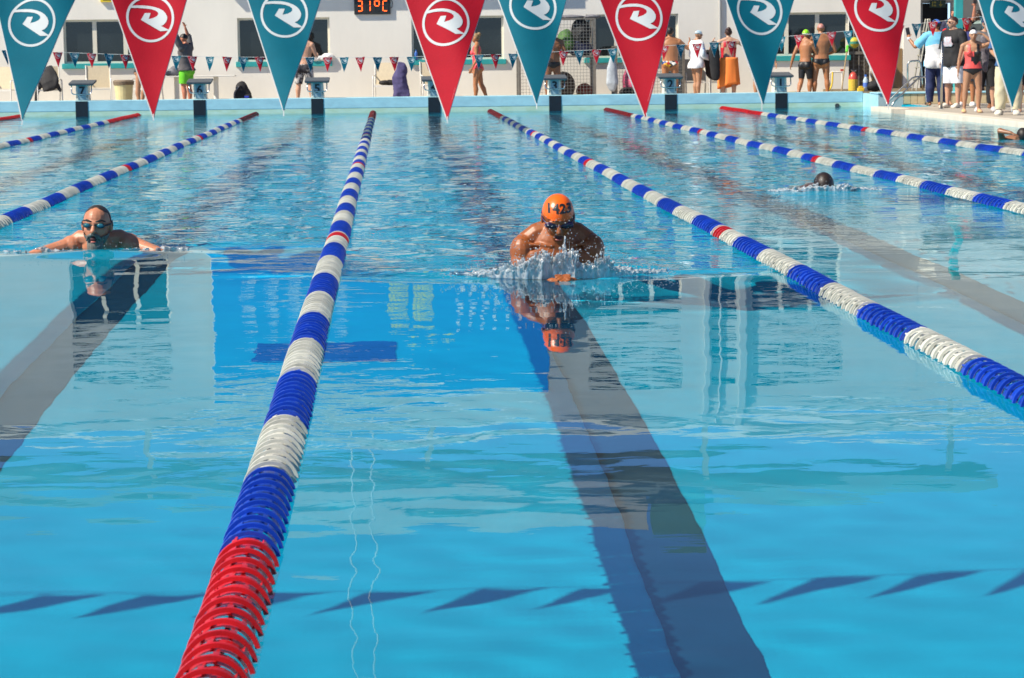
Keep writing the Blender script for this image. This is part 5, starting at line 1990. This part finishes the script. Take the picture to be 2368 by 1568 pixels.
def goggles(sw, lensm, framem, zc=.06, strap=True, r=(.27, .11, .15)):
    fr = MB()
    for e in (-1, 1):
        fr.ball(sw.w((e * .33, .71, zc)), (r[0] * 1.22 * sw.hs, .12 * sw.hs, r[2] * 1.3 * sw.hs), sw.Mh, 16, 9)
    fr.tube([sw.w((-.12, .84, zc + .02)), sw.w((.12, .84, zc + .02))], [.03 * sw.hs] * 2, 6)
    if strap:
        ring = []
        for t in np.linspace(R(35), R(325), 25):
            ring.append(sw.w((.735 * math.sin(t), .92 * math.cos(t) - .05, zc + .06 - .10 * math.cos(t))))
        fr.tube(ring, [(.035 * sw.hs, .05 * sw.hs)] * len(ring), 6, tuple(sw.Mh @ Vector((0, 0, 1))))
    g_ = fr.build('goggles', framem, sw.o, smooth=True)
    for e in (-1, 1):
        MB().ball(sw.w((e * .33, .765, zc)), (r[0] * sw.hs, r[1] * sw.hs, r[2] * sw.hs), sw.Mh, 16, 9).build('lens', lensm, g_, smooth=True)


goggles(sw1, M_gog, mat('goggle_violet', (.03, .008, .05), .3), .05)
MB().ball(sw1.w((0, .80, -.54)), (.2 * hs, .07 * hs, .10 * hs), Mh, 12, 8).build('mouth', mat('mouth_dark', (.06, .012, .01), .5), o, smooth=True)
MB().ball(sw1.w((0, .83, -.66)), (.17 * hs, .06 * hs, .045 * hs), Mh, 12, 8).build('lip', mat('lip_pink', (.40, .11, .09), .35), o, smooth=True)

# --- bearded swimmer in the lane on the left
TX, TY = at(226, 555, 15.3).x, 15.35
q = MB()
hs2 = .128
hc2 = Vector((0, -.06, .185))
Mh2 = facing(R(2), R(-6), R(-2))
tors = [((0, 1.2, -.30), (.16, .10)), ((0, .8, -.24), (.18, .13)), ((0, .45, -.12), (.20, .14)), ((0, .22, -.03), (.21, .12)), ((0, .1, .02), (.18, .09)), ((0, .02, .06), (.09, .07))]
q.tube([p for p, r in tors], [r for p, r in tors], 18, (0, -.3, .95))
q.tube([(0, .06, .03), (0, -.02, .12)], [.07, .065], 12)
for e, sh, el, wr, hd in ((1, (.18, .08, .055), (.33, -.02, .015), (.47, -.12, -.03), (.8, -.3, -.12)), (-1, (-.18, .08, .045), (-.34, -.04, .012), (-.48, -.13, -.028), (-.85, -.25, -.1))):
    q.tube([(e * .05, .06, .09), (e * .12, .09, .09), sh], [.055, .06, .06], 10)
    q.ball(sh, (.075, .08, .07))
    q.tube([sh, el], [.062, .046], 12)
    q.tube([el, Vector(el).lerp(Vector(wr), .3), wr], [.046, .045, .03], 12)
    hand_shape(q, Vector(wr), Vector(hd), Vector((0, -.3, -1)), .95, .25, e)
    q.tube([(e * .09, 1.2, -.3), (e * .15, 1.9, -.4)], [.09, .05], 10)
sw2 = Swimmer(q, hc2, Mh2, hs2)
o2 = link('person', sw2.me, M_wet2, None, (TX, TY, -.022), None, smooth=True)
tag(o2, 'grey bearded swimmer in small dark goggles, arms spread, mouth open', 'person', 'swimmers in the pool')
sw2.o = o2
h = sw2.hl
hd_ = sw2.is_('head')
sw2.wear('hair', hd_ & (h[:, 2] > -.05) & ((h[:, 2] > .62 + .25 * h[:, 1] + .5 * np.clip(.45 - np.abs(h[:, 0]), 0, 1) * (h[:, 1] > 0)) | (h[:, 1] < .05)) & (np.linalg.norm(h, axis=1) < 1.5), mat('hair_short_dark', (.035, .028, .022), .5, vary=.4, scale=50), .002, rough=.001)
M_beard = mat('beard_grey', (.15, .145, .125), .7, vary=.5, scale=45, bump=.8, bscale=110, stretch=(1, 1, .25))
sw2.wear('beard', hd_ & (h[:, 2] < -.28 - .25 * np.clip(h[:, 1], 0, 1)) & (h[:, 1] > .0) & (np.linalg.norm(h, axis=1) < 1.6), M_beard, .010, rough=.004, smooth=1)
b_ = MB()
b_.tube([sw2.w((0, .45, -.75)), sw2.w((0, .50, -1.1)), sw2.w((0, .46, -1.5))], [(.42 * hs2, .30 * hs2), (.38 * hs2, .24 * hs2), (.25 * hs2, .15 * hs2)], 14)
b_.build('long_beard', M_beard, o2, smooth=True)
ms = MB()
for e in (-1, 1):
    ms.tube([sw2.w((e * .04, .93, -.36)), sw2.w((e * .26, .84, -.46)), sw2.w((e * .36, .70, -.68))], [.09 * hs2, .08 * hs2, .05 * hs2], 8)
ms.build('moustache', M_beard, o2, smooth=True)
MB().ball(sw2.w((0, .84, -.60)), (.17 * hs2, .10 * hs2, .14 * hs2), Mh2, 12, 8).build('open_mouth', MATS['mouth_dark'], o2, smooth=True)
MB().ball(sw2.w((0, .90, -.74)), (.14 * hs2, .06 * hs2, .05 * hs2), Mh2, 12, 8).build('lip', MATS['lip_pink'], o2, smooth=True)
goggles(sw2, M_cyan, M_goggle_frame, .07, r=(.18, .09, .11))
for e in (-1, 1):
    MB().tube([sw2.w((e * .12, .80, .27)), sw2.w((e * .34, .78, .34)), sw2.w((e * .55, .64, .27))], [.035 * hs2, .05 * hs2, .03 * hs2], 8).build('eyebrow', M_hair, o2, smooth=True)

# --- dark haired swimmer farther off on the right
UX, UY = at(1902, 440, 20.8).x, 20.8
q = MB()
hs3 = .118
hc3 = Vector((0, -.03, .045))
Mh3 = facing(R(78))
tors = [((0, 1.1, -.22), (.15, .1)), ((0, .7, -.16), (.17, .12)), ((0, .35, -.06), (.2, .12)), ((0, .14, -.02), (.17, .09)), ((0, .04, .0), (.08, .07))]
q.tube([p for p, r in tors], [r for p, r in tors], 16, (0, -.3, .95))
q.tube([(0, .1, -.02), (0, 0, .02)], [.06, .06], 10)
for e in (-1, 1):
    q.tube([(e * .16, .1, -.03), (e * .30, .0, -.015), (e * .26, -.14, -.05)], [.06, .048, .034], 10)
    hand_shape(q, Vector((e * .26, -.14, -.02)), Vector((-e * .3, -.9, .05)), Vector((0, -.2, -1)), .9, .3, e)
sw3 = Swimmer(q, hc3, Mh3, hs3, .009)
o3 = link('person', sw3.me, M_wetd, None, (UX, UY, 0), None, smooth=True)
tag(o3, 'dark haired swimmer with face down in foam, right of the middle', 'person', 'swimmers in the pool')
sw3.o = o3
h = sw3.hl
sw3.wear('hair', sw3.is_('head') & (h[:, 2] > .25 - .6 * np.clip(-h[:, 1], 0, 1)) & (np.linalg.norm(h, axis=1) < 1.5), mat('hair_crop', (.022, .012, .008), .5, vary=.3, scale=50), .003)
goggles(sw3, mat('goggle_white', (.7, .7, .68), .4), M_goggle_frame, .05)

# --- swimmer at the right edge
q = MB()
VX, VY = at(2352, 330, 32.0).x, 32.0
hc4 = Vector((.06, -.02, .05))
q.tube([(0, .9, -.2), (0, .5, -.1), (0, .2, -.03), (0, .05, 0)], [(.15, .1), (.18, .12), (.18, .1), (.08, .07)], 14, (0, -.3, .95))
q.tube([(-.17, .15, 0), (-.24, .0, .13), (-.12, -.12, .10)], [.055, .045, .03], 10)
hand_shape(q, Vector((-.12, -.12, .10)), Vector((.7, -.5, -.3)), Vector((0, 0, -1)), .9, .3, -1)
q.tube([(.17, .15, 0), (.25, .0, .02), (.2, -.15, -.04)], [.055, .045, .03], 10)
hand_shape(q, Vector((.2, -.15, -.04)), Vector((-.2, -.9, 0)), Vector((0, 0, -1)), .9, .3, 1)
sw4 = Swimmer(q, hc4, facing(R(50)), .115, .012)
o4 = link('person', sw4.me, SK['brown'], None, (VX, VY, 0), None, smooth=True)
tag(o4, 'swimmer at the right picture edge with a bent brown arm', 'person', 'swimmers in the pool')
sw4.o = o4
h = sw4.hl
sw4.wear('hair', sw4.is_('head') & (h[:, 2] > .25 - .6 * np.clip(-h[:, 1], 0, 1)) & (np.linalg.norm(h, axis=1) < 1.5), M_hair, .003)

# ------------------------------------------------------------------ splashes
M_splash = bpy.data.materials.new('splash_water')
M_splash.use_nodes = True
nt = M_splash.node_tree
nt.nodes.clear()
_o = nt.nodes.new('ShaderNodeOutputMaterial')
_tr = nt.nodes.new('ShaderNodeBsdfTransparent')
_tr.inputs[0].default_value = (.93, .97, 1, 1)
_gl = nt.nodes.new('ShaderNodeBsdfGlossy')
_gl.inputs['Roughness'].default_value = .04
_df = nt.nodes.new('ShaderNodeBsdfDiffuse')
_df.inputs[0].default_value = (.85, .9, .92, 1)
_fr = nt.nodes.new('ShaderNodeFresnel')
_fr.inputs[0].default_value = 1.5
_m1 = nt.nodes.new('ShaderNodeMixShader')
_m1.inputs[0].default_value = .32
_m2 = nt.nodes.new('ShaderNodeMixShader')
nt.links.new(_tr.outputs[0], _m1.inputs[1])
nt.links.new(_df.outputs[0], _m1.inputs[2])
nt.links.new(_fr.outputs[0], _m2.inputs[0])
nt.links.new(_m1.outputs[0], _m2.inputs[1])
nt.links.new(_gl.outputs[0], _m2.inputs[2])
nt.links.new(_m2.outputs[0], _o.inputs[0])


def splash(lab, cx, cy, prof, n, y0, y1, rr=(.006, .017), vox=.0065, drops=160, seed=1, dup=1.5):
    r2 = random.Random(seed)
    xs_, hs_ = zip(*prof)
    q = MB()

    def fb(t, p):
        return .5 * math.sin(t * 23 + p) + .3 * math.sin(t * 57 + 2.1 * p) + .2 * math.sin(t * 131 + 3.7 * p)
    for rib in range(n):
        p = r2.uniform(0, 50)
        yo = r2.gauss(0, .035)
        x = xs_[0]
        while x < xs_[-1]:
            x += rr[0] * r2.uniform(.7, 1.3)
            h = float(np.interp(x, xs_, hs_)) * (.62 + .38 * fb(x, p)) * r2.uniform(.75, 1.1)
            if fb(x * .7, p + 9) < -.28 or h < .004:
                continue
            u = (x - xs_[0]) / (xs_[-1] - xs_[0])
            y = y0 + (y1 - y0) * (2 * u - 1) ** 2 + yo + .02 * fb(x * 1.3, p + 3)
            r = rr[0] * r2.uniform(.55, 1.05)
            lean = -.35 * h + .02 * fb(x * 2, p + 5)
            sx = .25 * h * fb(x * 1.7, p + 7)
            q.tube([(x, y, -.012), (x + .4 * sx, y + .3 * lean, h * .5), (x + sx, y + lean, h)], [r, r * .8, r * .5], 5)
            if r2.random() < .3:
                q.ball((x + sx, y + lean, h), rr[1] * r2.uniform(.4, 1), nu=7, nv=5)
    me = evaluated(q.mesh(), [('REMESH', dict(mode='VOXEL', voxel_size=vox)), ('SMOOTH', dict(factor=.5, iterations=2))])
    o = link('splash', me, M_splash, None, (cx, cy, 0), smooth=True)
    tag(o, lab, 'splash', kind='stuff')
    q = MB()
    for i in range(drops):
        x = r2.uniform(xs_[0] * dup, xs_[-1] * dup)
        hgt = float(np.interp(x, xs_, hs_)) + .03
        r = r2.uniform(.0012, .0040)
        q.ball((x, y0 + r2.gauss(0, .08), hgt * r2.uniform(.3, 1.5)), r, nu=6, nv=4)
    d_ = link('droplets', q.mesh(), M_splash, o, smooth=True)
    d_['kind'] = 'stuff'


splash('clear water splashing up round the chest of the orange capped swimmer', SX, SY - .22,
       [(-.60, .01), (-.42, .035), (-.28, .09), (-.2, .15), (-.1, .18), (.0, .25), (.06, .20), (.1, .11), (.18, .11), (.24, .15), (.30, .07), (.42, .03), (.60, .01)], 13, -.06, .16, (.0062, .011), .0042, 700, 3, 1.1)
splash('low foam curling round the dark haired swimmer', UX, UY - .12, [(-.5, .01), (-.3, .04), (-.15, .085), (0, .075), (.12, .085), (.3, .04), (.5, .01)], 8, -.05, .1, (.009, .015), .007, 120, 5, 1.1)
splash('small drops of water beside the bearded swimmer', TX, TY - .10, [(-.6, .008), (-.35, .035), (-.2, .02), (.0, .006), (.2, .02), (.4, .03), (.6, .008)], 3, -.04, .02, (.007, .01), .006, 140, 7, 1.1)
